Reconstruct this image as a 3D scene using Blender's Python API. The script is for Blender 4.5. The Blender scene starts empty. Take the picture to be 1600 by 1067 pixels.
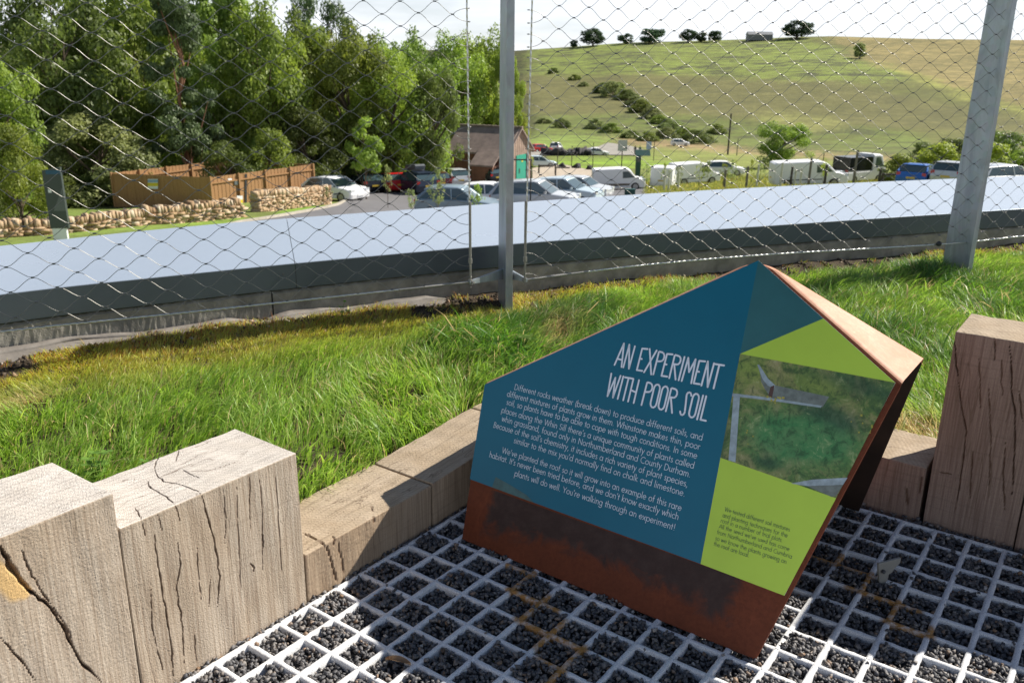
import bpy, math, random
import numpy as np
from mathutils import Vector, Matrix
random.seed(7); rng = np.random.default_rng(11)
S = bpy.context.scene; C = S.collection
PI = math.pi; R_ = math.radians

# ------------------------------------------------------------------ camera frame and layout axes
F_PX = 1340.0; PITCH = R_(17.6526); ROLL = R_(0.56745); YAW = R_(36.2066); H = 1.45
c_, s_ = math.cos(PITCH), math.sin(PITCH)
Fw = np.array([0, c_, -s_]); r0 = np.array([1., 0, 0]); u0 = np.array([0, s_, c_])
cr, sr = math.cos(ROLL), math.sin(ROLL)
Rt = r0*cr + u0*sr; Up = -r0*sr + u0*cr
CAM = np.array([0, 0, H])
A = np.array([math.sin(YAW), math.cos(YAW), 0]); B = np.array([math.cos(YAW), -math.sin(YAW), 0]); Z = np.array([0, 0, 1.])
O = np.array([-0.182, 2.4335, 0]); CELL = 0.10254
def ray(x, y): return Rt*(x-800)/F_PX - Up*(y-533.5)/F_PX + Fw
def onz(x, y, z=0.0):
    d = ray(x, y); return CAM + d*((z-H)/d[2])
def onplane(x, y, q, n):
    d = ray(x, y); return CAM + d*((q-CAM)@n)/(d@n)
def W(a, b, z=0.0): return O + A*a + B*b + Z*z
def tpx(P):
    d = np.asarray(P)-CAM; z = d@Fw
    return 800+F_PX*(d@Rt)/z, 533.5-F_PX*(d@Up)/z
def az_of(x, y):
    d = ray(x, y); return math.atan2(d[0], d[1])
def dep(x, y):
    d = ray(x, y); return d[2]/math.hypot(d[0], d[1])

# ------------------------------------------------------------------ helpers
def tag(o, label=None, cat=None, group=None, kind=None):
    if label: o['label'] = label
    if cat: o['category'] = cat
    if group: o['group'] = group
    if kind: o['kind'] = kind
    return o
def empty(name, loc=(0,0,0), rz=0.0):
    o = bpy.data.objects.new(name, None); C.objects.link(o)
    o.location = loc; o.rotation_euler = (0, 0, rz); o.empty_display_size = .1
    return o
class MB:
    def __init__(s): s.v = []; s.f = []; s.m = []
    def add(s, vs, fs, mi=0):
        n = len(s.v); s.v += [tuple(map(float, p)) for p in vs]
        s.f += [tuple(i+n for i in f) for f in fs]; s.m += [mi]*len(fs); return s
    def box(s, c, d, rz=0, mi=0, M=None):
        x, y, z = d[0]/2, d[1]/2, d[2]/2
        p = np.array([(-x,-y,-z),(x,-y,-z),(x,y,-z),(-x,y,-z),(-x,-y,z),(x,-y,z),(x,y,z),(-x,y,z)])
        if rz: cc, ss = math.cos(rz), math.sin(rz); p = p@np.array([[cc,ss,0],[-ss,cc,0],[0,0,1]])
        if M is not None: p = p@np.asarray(M).T
        return s.add(p+np.array(c), [(0,3,2,1),(4,5,6,7),(0,1,5,4),(1,2,6,5),(2,3,7,6),(3,0,4,7)], mi)
    def tube(s, pts, r, n=8, mi=0, caps=True):
        pts = [np.array(p, float) for p in pts]; rs = r if hasattr(r, '__len__') else [r]*len(pts)
        vs = []; fs = []; prev = None
        for i, p in enumerate(pts):
            t = pts[min(i+1, len(pts)-1)]-pts[max(i-1, 0)]; t /= (np.linalg.norm(t)+1e-12)
            ref = prev if prev is not None else (np.array([0,0,1.]) if abs(t[2]) < .9 else np.array([1.,0,0]))
            a = ref - t*(ref@t); a /= (np.linalg.norm(a)+1e-12); prev = a; b = np.cross(t, a)
            for k in range(n):
                th = 2*PI*k/n; vs.append(p+(a*math.cos(th)+b*math.sin(th))*rs[i])
        for i in range(len(pts)-1):
            for k in range(n):
                k2 = (k+1) % n; fs.append((i*n+k, i*n+k2, (i+1)*n+k2, (i+1)*n+k))
        if caps: fs += [tuple(range(n))[::-1], tuple(range((len(pts)-1)*n, len(pts)*n))]
        return s.add(vs, fs, mi)
    def prism(s, poly, off, mi=0):
        n = len(poly); poly = [np.array(p, float) for p in poly]; off = np.array(off, float)
        vs = poly+[p+off for p in poly]
        fs = [tuple(range(n))[::-1], tuple(range(n, 2*n))]+[(i, (i+1) % n, n+(i+1) % n, n+i) for i in range(n)]
        return s.add(vs, fs, mi)
    def build(s, name, mats, parent=None, smooth=False):
        me = bpy.data.meshes.new(name); me.from_pydata(s.v, [], s.f)
        return finish(me, name, mats, parent, smooth, s.m)
def finish(me, name, mats, parent=None, smooth=False, mi=None):
    for m in (mats if isinstance(mats, (list, tuple)) else [mats]): me.materials.append(m)
    if mi is not None and len(mi) == len(me.polygons) and any(mi): me.polygons.foreach_set('material_index', np.array(mi, np.int32))
    if smooth: me.polygons.foreach_set('use_smooth', np.ones(len(me.polygons), bool))
    me.update(); o = bpy.data.objects.new(name, me); C.objects.link(o)
    if parent: o.parent = parent
    return o
def fast_mesh(name, V, Fq, mats, parent=None, smooth=False, attrs=None, mi=None, n=4):
    """numpy mesh of faces that all have n corners"""
    me = bpy.data.meshes.new(name); V = np.ascontiguousarray(V, np.float32); Fq = np.ascontiguousarray(Fq, np.int32)
    me.vertices.add(len(V)); me.vertices.foreach_set('co', V.ravel())
    me.loops.add(Fq.size); me.loops.foreach_set('vertex_index', Fq.ravel())
    me.polygons.add(len(Fq)); me.polygons.foreach_set('loop_start', np.arange(0, Fq.size, n, dtype=np.int32))
    me.update(calc_edges=True)
    if attrs:
        for k, a in attrs.items():
            a = np.asarray(a, np.float32)
            if a.ndim == 1:
                at = me.attributes.new(k, 'FLOAT', 'POINT'); at.data.foreach_set('value', a)
            else:
                at = me.attributes.new(k, 'FLOAT_COLOR', 'POINT')
                at.data.foreach_set('color', np.concatenate([a, np.ones((len(a), 1), np.float32)], 1).ravel())
    return finish(me, name, mats, parent, smooth, mi)
def bevel(o, w, seg=2, ang=30):
    m = o.modifiers.new('b', 'BEVEL'); m.width = w; m.segments = seg; m.limit_method = 'ANGLE'; m.angle_limit = R_(ang); return o

# ------------------------------------------------------------------ materials
class NT:
    def __init__(s, name):
        s.m = bpy.data.materials.new(name); s.m.use_nodes = True; s.t = s.m.node_tree
        s.b = s.t.nodes['Principled BSDF']; s.out = s.t.nodes['Material Output']
    def n(s, ty, **k):
        nd = s.t.nodes.new(ty)
        for a, v in k.items():
            if a in nd.inputs.keys(): nd.inputs[a].default_value = v
            else: setattr(nd, a, v)
        return nd
    def l(s, a, b): s.t.links.new(a, b)
    def coord(s, kind='Object', scale=(1,1,1), rot=(0,0,0)):
        tc = s.n('ShaderNodeTexCoord'); mp = s.n('ShaderNodeMapping'); mp.inputs['Scale'].default_value = scale; mp.inputs['Rotation'].default_value = rot
        s.l(tc.outputs[kind], mp.inputs[0]); return mp.outputs[0]
    def noise(s, vec, scale, det=4, rough=.6, dist=0):
        nd = s.n('ShaderNodeTexNoise'); nd.inputs['Scale'].default_value = scale; nd.inputs['Detail'].default_value = det
        nd.inputs['Roughness'].default_value = rough; nd.inputs['Distortion'].default_value = dist; s.l(vec, nd.inputs['Vector']); return nd.outputs[0]
    def ramp(s, fac, stops):
        r = s.n('ShaderNodeValToRGB'); e = r.color_ramp.elements
        while len(e) < len(stops): e.new(.5)
        for i, (p, c) in enumerate(stops): e[i].position = p; e[i].color = (*c, 1) if len(c) == 3 else c
        s.l(fac, r.inputs[0]); return r.outputs[0]
    def mix(s, fac, a, b, mode='MIX'):
        nd = s.n('ShaderNodeMix'); nd.data_type = 'RGBA'; nd.blend_type = mode
        for v, i in ((fac, 0), (a, 6), (b, 7)):
            if hasattr(v, 'is_linked'): s.l(v, nd.inputs[i])
            else: nd.inputs[i].default_value = v if i == 0 else (*v, 1)
        return nd.outputs[2]
    def math(s, op, a, b=None, clamp=False):
        nd = s.n('ShaderNodeMath'); nd.operation = op; nd.use_clamp = clamp
        for v, i in ((a, 0), (b, 1)):
            if v is None: continue
            if hasattr(v, 'is_linked'): s.l(v, nd.inputs[i])
            else: nd.inputs[i].default_value = v
        return nd.outputs[0]
    def attr(s, name):
        nd = s.n('ShaderNodeAttribute'); nd.attribute_name = name; return nd
    def bump(s, h, st=.3, dist=.002, normal=None):
        nd = s.n('ShaderNodeBump'); nd.inputs['Strength'].default_value = st; nd.inputs['Distance'].default_value = dist
        s.l(h, nd.inputs['Height'])
        if normal is not None: s.l(normal, nd.inputs['Normal'])
        s.l(nd.outputs[0], s.b.inputs['Normal']); return nd.outputs[0]
    def set(s, color=None, rough=None, metal=None, spec=None):
        for nm, v in (('Base Color', color), ('Roughness', rough), ('Metallic', metal), ('Specular IOR Level', spec)):
            if v is None: continue
            if hasattr(v, 'is_linked'): s.l(v, s.b.inputs[nm])
            else: s.b.inputs[nm].default_value = (*v, 1) if nm == 'Base Color' else v
        return s
def lin(r, g, b): return tuple((((v/255)+.055)/1.055)**2.4 if v > 10 else v/255/12.92 for v in (r, g, b))
def mat(name, col, rough=.6, metal=0., var=.15, scale=8., bump=0., bs=60., spec=.5):
    t = NT(name); v = t.coord(); nz = t.noise(v, scale, 5)
    lo = tuple(c*(1-var) for c in col); hi = tuple(min(1, c*(1+var)) for c in col)
    t.set(t.ramp(nz, [(.3, lo), (.7, hi)]), rough, metal, spec)
    if bump: t.bump(t.noise(v, bs, 4), bump, .004)
    return t.m

def wood_side(name, c1, c2, dark):
    t = NT(name); uv = t.coord('UV')
    def nz(sx, sy, sc=1, det=5, ro=.6, di=0):
        mp = t.n('ShaderNodeMapping'); mp.inputs['Scale'].default_value = (sx, sy, 1); t.l(uv, mp.inputs[0]); return t.noise(mp.outputs[0], sc, det, ro, di)
    fib = nz(150, 3.5, 1, 5, .6, .3); blot = nz(3.5, 2.2, 1, 4, .6, .8); saw = nz(2.0, 70, 1, 3, .6, .15); streak = nz(26, 1.3, 1, 5, .75, 1.2); micro = nz(420, 260, 1, 3, .7)
    base = t.mix(t.ramp(blot, [(.3, (0,0,0)), (.7, (1,1,1))]), c1, c2)
    col = t.mix(t.ramp(fib, [(.36, (1,1,1)), (.6, (0,0,0))]), base, dark)
    m1 = t.n('ShaderNodeMix'); m1.data_type = 'RGBA'; m1.inputs[0].default_value = .62; t.l(base, m1.inputs[6]); t.l(col, m1.inputs[7])
    col = t.mix(t.ramp(saw, [(.36, (.3,.3,.3)), (.46, (0,0,0))]), m1.outputs[2], tuple(x*.6 for x in c1))
    col = t.mix(t.ramp(streak, [(.58, (0,0,0)), (.78, (.5,.5,.5))]), col, dark)
    col = t.mix(t.math('MULTIPLY', t.ramp(micro, [(.35, (1,1,1)), (.6, (0,0,0))]), .35), col, tuple(x*.5 for x in c1))
    hl = nz(16, .9, 1, 3, .55, .4); hm_ = nz(5, 1.1, 1, 3, .6)
    ab = t.math('ABSOLUTE', t.math('SUBTRACT', hl, .5)); line = t.ramp(ab, [(.0, (1,1,1)), (.011, (0,0,0))]); line = t.math('MULTIPLY', line, t.ramp(hm_, [(.46, (0,0,0)), (.6, (1,1,1))]))
    hl2 = nz(44, 2.2, 1, 2, .5, .3); ab2 = t.math('ABSOLUTE', t.math('SUBTRACT', hl2, .5)); line2 = t.math('MULTIPLY', t.ramp(ab2, [(.0, (1,1,1)), (.012, (0,0,0))]), t.ramp(hm_, [(.38, (.1,.1,.1)), (.55, (.6,.6,.6))]))
    lines = t.math('MAXIMUM', line, line2); col = t.mix(t.math('MULTIPLY', lines, .5), col, (.12, .075, .045))
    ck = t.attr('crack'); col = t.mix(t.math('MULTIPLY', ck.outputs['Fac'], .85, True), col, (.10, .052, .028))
    fr = t.attr('fresh'); col = t.mix(fr.outputs['Fac'], col, (.60, .40, .18))
    t.set(col, .85, 0, .25)
    h = t.math('ADD', t.math('MULTIPLY', fib, .8), t.math('ADD', t.math('MULTIPLY', saw, .2), t.math('MULTIPLY', micro, .15)))
    t.bump(t.math('SUBTRACT', h, t.math('MULTIPLY', lines, 1.2)), .35, .002); return t.m
def wood_top(name, c1, c2, ox=.2, oy=.1):
    t = NT(name); uv = t.coord('UV')
    mp = t.n('ShaderNodeMapping'); mp.inputs['Location'].default_value = (ox, oy, 0); t.l(uv, mp.inputs[0])
    wv = t.n('ShaderNodeTexWave'); wv.wave_type = 'RINGS'; wv.rings_direction = 'Z'; wv.inputs['Scale'].default_value = 22; wv.inputs['Distortion'].default_value = 3.5
    wv.inputs['Detail'].default_value = 3; wv.inputs['Detail Scale'].default_value = .9; t.l(mp.outputs[0], wv.inputs['Vector'])
    mp2 = t.n('ShaderNodeMapping'); mp2.inputs['Rotation'].default_value = (0, 0, .55); mp2.inputs['Scale'].default_value = (5, 150, 1); t.l(uv, mp2.inputs[0])
    saw = t.noise(mp2.outputs[0], 1, 3, .6, .2); blot = t.noise(uv, 7, 4, .6, .6); mic = t.noise(uv, 330, 2, .7)
    mp3 = t.n('ShaderNodeMapping'); mp3.inputs['Rotation'].default_value = (0, 0, -.5); mp3.inputs['Scale'].default_value = (2, 60, 1); t.l(uv, mp3.inputs[0])
    s2 = t.noise(mp3.outputs[0], 1, 4, .7, .5)
    col = t.mix(t.ramp(blot, [(.3, (0,0,0)), (.7, (1,1,1))]), c1, c2)
    col = t.mix(t.math('MULTIPLY', wv.outputs['Fac'], .22), col, tuple(x*.55 for x in c1))
    col = t.mix(t.ramp(saw, [(.38, (.45,.45,.45)), (.5, (0,0,0))]), col, tuple(x*.55 for x in c1))
    col = t.mix(t.ramp(s2, [(.33, (.5,.5,.5)), (.45, (0,0,0))]), col, tuple(x*.6 for x in c1))
    mp4 = t.n('ShaderNodeMapping'); mp4.inputs['Rotation'].default_value = (0, 0, .9); mp4.inputs['Scale'].default_value = (4, 17, 1); t.l(uv, mp4.inputs[0]); hl = t.noise(mp4.outputs[0], 1, 3, .5, .6)
    ln = t.math('MULTIPLY', t.ramp(t.math('ABSOLUTE', t.math('SUBTRACT', hl, .5)), [(0, (1,1,1)), (.010, (0,0,0))]), t.ramp(blot, [(.42, (0,0,0)), (.58, (.8,.8,.8))])); col = t.mix(ln, col, (.12, .08, .05))
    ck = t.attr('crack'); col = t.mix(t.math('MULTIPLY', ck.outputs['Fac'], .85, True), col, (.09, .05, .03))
    t.set(col, .85, 0, .25)
    t.bump(t.math('ADD', t.math('MULTIPLY', wv.outputs['Fac'], .25), t.math('ADD', t.math('MULTIPLY', saw, .4), t.math('MULTIPLY', mic, .15))), .5, .002); return t.m

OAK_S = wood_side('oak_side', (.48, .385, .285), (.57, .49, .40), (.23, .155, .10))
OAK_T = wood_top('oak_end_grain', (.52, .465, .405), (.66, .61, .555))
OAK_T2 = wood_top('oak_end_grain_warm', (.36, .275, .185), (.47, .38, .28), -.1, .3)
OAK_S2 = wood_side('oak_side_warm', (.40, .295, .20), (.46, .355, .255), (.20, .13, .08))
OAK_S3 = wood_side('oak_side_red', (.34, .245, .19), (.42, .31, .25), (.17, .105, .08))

def rust(name, base, dark, patch=False, second=None):
    t = NT(name); v = t.coord('Object')
    big = t.noise(v, 6, 6, .65, .4); fine = t.noise(v, 90, 4, .7); streak = t.noise(t.coord('Object', (30, 30, 4)), 1, 5, .7, .5)
    col = t.mix(t.ramp(big, [(.3, (0,0,0)), (.72, (1,1,1))]), base, second or tuple(x*.7 for x in base))
    col = t.mix(t.ramp(fine, [(.35, (.5,.5,.5)), (.6, (0,0,0))]), col, tuple(x*.5 for x in base))
    col = t.mix(t.ramp(streak, [(.58, (0,0,0)), (.8, (.45,.45,.45))]), col, tuple(min(1, x*1.7) for x in base))
    if patch:
        pa = t.attr('patch'); pn = t.math('ADD', pa.outputs['Fac'], t.math('MULTIPLY', t.math('SUBTRACT', t.noise(v, 14, 5, .65, .8), .5), 1.1))
        pm = t.ramp(pn, [(.38, (0,0,0)), (.66, (1,1,1))])
        dcol = t.mix(t.ramp(t.noise(v, 22, 5, .7), [(.4, (0,0,0)), (.75, (1,1,1))]), dark, tuple(min(1, x*1.8) for x in dark))
        col = t.mix(t.math('MULTIPLY', pm, .9), col, dcol)
    sc = t.n('ShaderNodeTexVoronoi', feature='DISTANCE_TO_EDGE'); sc.inputs['Scale'].default_value = 23; t.l(t.coord('Object', (1, 1, 1)), sc.inputs['Vector'])
    t.set(col, .55, 0.0, .22); t.bump(t.math('ADD', fine, t.math('MULTIPLY', big, .5)), .25, .002); return t.m
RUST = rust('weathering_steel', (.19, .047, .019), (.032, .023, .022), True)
RUST_T = rust('weathering_steel_sunlit', (.68, .40, .27), (.05, .04, .04), False, (.52, .20, .10))  # same steel on the top plates, sun glare painted in as a paler rust
M_BLUE = mat('print_blue', (.006, .145, .235), .3, 0, .05, 3, 0, 60, .25)
M_TEAL = mat('print_teal', (.035, .15, .17), .3, 0, .12, 5, 0, 60, .3)
M_GREEN = mat('print_green', (.52, .74, .085), .3, 0, .06, 3, 0, 60, .25)
M_INK = mat('print_white', (.78, .88, 1.0), .4, 0, .02)
M_INKD = mat('print_dark_ink', (.02, .09, .075), .4, 0, .02)
def photo_mat():
    t = NT('print_photograph'); v = t.coord()
    a = t.noise(v, 11, 6, .8, .7); b = t.noise(v, 38, 5, .75, .6); c = t.noise(v, 4.3, 3, .5); d = t.noise(v, 150, 2, .7)
    col = t.ramp(a, [(.3, (.05,.10,.04)), (.45, (.12,.21,.05)), (.56, (.27,.27,.10)), (.72, (.42,.34,.20))])
    gm = t.attr('green'); col = t.mix(t.math('MULTIPLY', gm.outputs['Fac'], .8), col, (.045, .25, .085))
    dk = t.attr('dark'); col = t.mix(t.math('MULTIPLY', dk.outputs['Fac'], .75), col, (.025, .085, .05))
    ol = t.attr('olive'); col = t.mix(t.math('MULTIPLY', ol.outputs['Fac'], .8), col, (.27, .36, .07))
    col = t.mix(t.ramp(b, [(.38, (.7,.7,.7)), (.52, (0,0,0))]), col, (.02, .06, .025))
    col = t.mix(t.ramp(b, [(.58, (0,0,0)), (.75, (.6,.6,.6))]), col, (.55, .60, .30))
    col = t.mix(t.ramp(d, [(.74, (0,0,0)), (.80, (.8,.8,.8))]), col, (.85, .85, .6))
    g_ = t.n('ShaderNodeGamma'); g_.inputs[1].default_value = .95; t.l(col, g_.inputs[0]); t.set(g_.outputs[0], .3, 0, .3); return t.m
M_PHOTO = photo_mat()
M_PKERB = mat('print_kerb_grey', (.34, .42, .47), .35, 0, .25, 60)
M_PKERB2 = mat('print_kerb_shadow_grey', (.17, .20, .185), .35, 0, .3, 60)
M_PYEL = mat('print_flower_yellow', (.45, .40, .05), .35, 0, .3, 60)
def galv():
    t = NT('galvanised_steel'); v = t.coord()
    vo = t.n('ShaderNodeTexVoronoi'); vo.inputs['Scale'].default_value = 22; t.l(v, vo.inputs['Vector'])
    big = t.noise(t.coord('Object', (9, 9, 2.2)), 1, 4, .6, 1.2)
    col = t.mix(t.ramp(big, [(.35, (0,0,0)), (.65, (1,1,1))]), (.24, .30, .37), (.38, .45, .53))
    col = t.mix(.05, col, vo.outputs['Color']); col = t.mix(.0, col, (.5,.5,.5))
    h = t.n('ShaderNodeHueSaturation'); h.inputs['Saturation'].default_value = .55; t.l(col, h.inputs['Color'])
    t.set(h.outputs[0], .48, .55, .5); t.bump(big, .1, .002); return t.m
GALV = galv()
STEEL = mat('stainless_wire', (.29, .28, .26), .5, .5, .1, 40)
STEELD = mat('ferrule_steel', (.13, .135, .15), .5, .8, .15, 60)
CABLE = NT('twisted_cable')
_v = CABLE.coord('UV'); _w = CABLE.n('ShaderNodeTexWave'); _w.inputs['Scale'].default_value = 1; CABLE.l(_v, _w.inputs['Vector'])
CABLE.set((.60, .60, .58), .35, .85); CABLE.bump(_w.outputs['Fac'], .9, .002); CABLE = CABLE.m
def coping_mat():
    t = NT('coping_metal'); v = t.coord(); n1 = t.noise(v, 1.1, 4, .5); n2 = t.noise(v, 40, 3, .6)
    col = t.mix(t.ramp(n1, [(.3, (0,0,0)), (.7, (1,1,1))]), (.44, .51, .60), (.50, .57, .66))
    spots = t.ramp(t.noise(v, 9, 5, .7), [(.66, (0,0,0)), (.75, (.35,.35,.35))]); col = t.mix(spots, col, (.62, .65, .66))
    t.set(col, t.ramp(n1, [(.3, (.22,)*3), (.7, (.30,)*3)]), .5, .5); t.bump(n1, .08, .02); return t.m
COPING = coping_mat()
FASCIA = mat('fascia_metal_shaded', (.085, .105, .125), .45, .3, .12, 2)  # same metal as the coping, its front face's shade put into a darker colour
CONC = mat('concrete', (.25, .235, .20), .9, 0, .35, 9, .6, 120)
MEMB = mat('membrane', (.19, .17, .15), .75, 0, .3, 12, .4, 50)
def speck_white():
    t = NT('white_grid_plastic'); v = t.coord(); n1 = t.noise(v, 420, 2, .7); n2 = t.noise(v, 9, 4, .6)
    col = t.mix(t.ramp(n1, [(.36, (.9,.9,.9)), (.5, (0,0,0))]), (.82, .825, .835), (.46, .46, .49))
    col = t.mix(t.ramp(n2, [(.55, (0,0,0)), (.75, (.4,.4,.4))]), col, (.5, .49, .46))
    st = t.attr('stain'); sf = t.math('MULTIPLY', st.outputs['Fac'], t.ramp(t.noise(v, 45, 4, .7), [(.3, (.3,.3,.3)), (.55, (1,1,1))]))
    col = t.mix(sf, col, (.42, .21, .06)); t.set(col, .8, 0, .3); t.bump(n1, .7, .003); return t.m
GRIDM = speck_white()
def gravel_mat():
    t = NT('gravel_chips'); a = t.attr('cv'); v = t.coord()
    col = t.ramp(a.outputs['Fac'], [(0, (.070,.071,.079)), (.6, (.16,.154,.157)), (.9, (.27,.245,.225)), (.975, (.30,.18,.10)), (1, (.55,.52,.48))])
    col = t.mix(t.math('MULTIPLY', t.noise(v, 300, 3, .7), .4), col, (.03, .03, .035)); t.set(col, .6, 0, .5); return t.m
GRAV = gravel_mat()
BED = mat('gravel_bed', (.03, .03, .033), .9, 0, .4, 90, .8, 200)
def soil_mat():
    t = NT('turf_soil'); v = t.coord(); a = t.noise(v, 5, 5, .7); b = t.noise(v, 70, 4, .75)
    col = t.ramp(a, [(.3, (.035,.026,.018)), (.6, (.075,.055,.035)), (.75, (.11,.10,.05))])
    col = t.mix(t.ramp(b, [(.6, (0,0,0)), (.72, (1,1,1))]), col, (.20, .17, .13)); t.set(col, .95, 0, .2); t.bump(b, .9, .01); return t.m
SOIL = soil_mat()
def leafy(name, attr=None, c=(.06, .10, .02), var=.35, trans=.42, rough=.5, rand=True):
    t = NT(name)
    if attr: col = t.attr(attr).outputs['Color']
    else:
        a = t.attr('cv'); lo = tuple(x*(1-var) for x in c); hi = (c[0]*(1+var*1.3), c[1]*(1+var), c[2]*(1+var*.6))
        col = t.ramp(a.outputs['Fac'], [(0, lo), (.5, c), (1, hi)])
        if rand:
            oi = t.n('ShaderNodeObjectInfo'); h = t.n('ShaderNodeHueSaturation'); h.inputs['Saturation'].default_value = .95
            t.l(t.math('ADD', t.math('MULTIPLY', oi.outputs['Random'], .03), .485), h.inputs['Hue'])
            t.l(t.math('ADD', t.math('MULTIPLY', oi.outputs['Random'], .5), .75), h.inputs['Value']); t.l(col, h.inputs['Color']); col = h.outputs[0]
    t.set(col, rough, 0, .35)
    tr = t.n('ShaderNodeBsdfTranslucent'); br = t.n('ShaderNodeHueSaturation'); br.inputs['Value'].default_value = 1.5; br.inputs['Saturation'].default_value = 1.1
    t.l(col, br.inputs['Color']); t.l(br.outputs[0], tr.inputs[0])
    mx = t.n('ShaderNodeMixShader'); mx.inputs[0].default_value = trans; t.l(t.b.outputs[0], mx.inputs[1]); t.l(tr.outputs[0], mx.inputs[2]); t.l(mx.outputs[0], t.out.inputs[0]); return t.m
GRASS = leafy('grass_blades', 'bc', trans=.42, rough=.42)
L_DARK = leafy('leaves_dark', c=(.13, .18, .04)); L_MID = leafy('leaves_mid', c=(.20, .265, .045)); L_LIGHT = leafy('leaves_light', c=(.24, .32, .05))
L_OLIVE = leafy('leaves_olive', c=(.25, .30, .11)); L_PINE = leafy('needles', c=(.10, .16, .055), trans=.2); L_YEL = leafy('leaves_yellow_green', c=(.29, .36, .05))
L_FAR = leafy('leaves_far', c=(.06, .105, .05)); L_WEED = leafy('weed_leaf', c=(.16, .30, .04))
BARK = mat('bark', (.11, .08, .055), .9, 0, .4, 12, .7, 40); BARKP = mat('pine_bark', (.26, .13, .075), .9, 0, .4, 12, .7, 40)
PLANK = NT('fence_planks')
_v = PLANK.coord('Object'); _n = PLANK.noise(PLANK.coord('Object', (14, 14, .6)), 1, 4, .6); _n2 = PLANK.noise(_v, 1.3, 3)
PLANK.set(PLANK.mix(PLANK.ramp(_n2, [(.3, (0,0,0)), (.7, (1,1,1))]), PLANK.ramp(_n, [(.3, (.30,.15,.06)), (.7, (.46,.255,.11))]), (.34, .185, .08)), .8); PLANK = PLANK.m
CLAD = mat('shed_cladding', (.30, .215, .165), .85, 0, .25, 2.5); CLADR = mat('shed_cladding_red', (.24, .115, .07), .85, 0, .25, 2.5)
ROOF = mat('shed_roof_tiles', (.27, .205, .175), .85, 0, .25, 1.6, .4, 12); STONE = None
def stone_mat():
    t = NT('dry_stone'); a = t.attr('cv'); v = t.coord()
    col = t.ramp(a.outputs['Fac'], [(0, (.30,.19,.11)), (.35, (.46,.32,.19)), (.75, (.60,.45,.30)), (1, (.70,.60,.46))])
    col = t.mix(t.math('MULTIPLY', t.noise(v, 7, 4, .7), .5), col, (.28, .19, .12)); t.set(col, .9, 0, .2); t.bump(t.noise(v, 25, 4), .5, .03); return t.m
STONE = stone_mat()
ASPH = mat('asphalt', (.155, .15, .155), .9, 0, .14, 1.2, .2, 30)
KERBM = mat('pale_kerb', (.42, .38, .31), .9, 0, .15, 3)
def terrain_mat():
    t = NT('terrain_ground'); v = t.coord(); a = t.attr('tc')
    n1 = t.noise(v, .035, 6, .7, .5); n2 = t.noise(v, .35, 5, .75); n3 = t.noise(v, 2.5, 4, .7)
    col = t.mix(t.ramp(n1, [(.35, (.35,.35,.35)), (.6, (0,0,0))]), a.outputs['Color'], (.06, .07, .022))
    k = t.math('ADD', t.math('MULTIPLY', n2, .9), t.math('MULTIPLY', n3, .5)); 
    h = t.n('ShaderNodeHueSaturation'); t.l(t.math('ADD', t.math('MULTIPLY', k, 1.25), .10), h.inputs['Value']); t.l(col, h.inputs['Color'])
    n4 = t.noise(t.coord('Object', (.09, .14, .09)), 1, 7, .75, 1.0); hm = t.mix(t.ramp(n4, [(.42, (.55,.55,.55)), (.56, (0,0,0))]), h.outputs[0], (.13, .125, .05)); sc = t.attr('scrub'); nb = t.noise(t.coord('Object', (.05, .085, .05)), 1, 6, .8, .5)
    sm = t.math('MULTIPLY', sc.outputs['Fac'], t.ramp(nb, [(.50, (0,0,0)), (.57, (1,1,1))])); col = t.mix(sm, hm, (.085, .09, .045))
    t.set(col, .95, 0, .15); t.bump(n2, .5, .5); return t.m
TERR = terrain_mat()
WHITE = mat('white_paint', (.86, .86, .86), .35, 0, .03); RED = mat('red_paint', (.55, .02, .02), .3, 0, .05); BLACK = mat('black_paint', (.012, .014, .018), .22, 0, .1)
NAVY = mat('navy_paint', (.02, .03, .055), .22, 0, .1); SILV = mat('silver_paint', (.60, .62, .64), .2, .25, .05); BLUEP = mat('blue_paint', (.025, .13, .46), .25, .2, .05)
GREYB = mat('grey_blue_paint', (.26, .34, .39), .28, .4, .05); PALEB = mat('pale_blue_paint', (.55, .66, .72), .28, .3, .05); MAROON = mat('maroon_paint', (.09, .015, .02), .25, 0, .1)
GLASSD = mat('car_glass', (.055, .09, .10), .05, 0, .05, 3, 0, 60, 1.0); TYRE = mat('tyre', (.018, .018, .018), .85); RIM = mat('wheel_rim', (.42, .43, .44), .35, .7)
LAMPW = mat('headlight_lens', (.72, .75, .78), .1, .3, .03); LAMPR = mat('tail_light_lens', (.45, .012, .012), .2, 0, .05); PLATEY = mat('plate_yellow', (.62, .43, .05), .4, 0, .03); PLATEW = mat('plate_white', (.7, .7, .7), .4, 0, .03)
DARKP = mat('dark_plastic', (.025, .027, .03), .6, 0, .1)
GREENP = mat('green_door_paint', (.02, .30, .20), .5, 0, .06); YELS = mat('yellow_sign', (.7, .55, .03), .5, 0, .02); WSIGN = mat('white_sign', (.75, .76, .78), .4, 0, .02)
TOTEM = mat('totem_charcoal', (.05, .065, .065), .4, 0, .08, 3); TOTEMG = mat('totem_grey', (.12, .135, .14), .4, 0, .08, 3); TEALD = mat('dark_green_metal', (.015, .075, .065), .5, 0, .1)
POSTW = mat('weathered_post', (.17, .155, .12), .9, 0, .3, 3); PALEPOST = mat('pale_tree_guard', (.60, .60, .47), .7, 0, .1, 3); RAIL = mat('dark_rail_timber', (.07, .06, .05), .9, 0, .3, 3)

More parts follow.
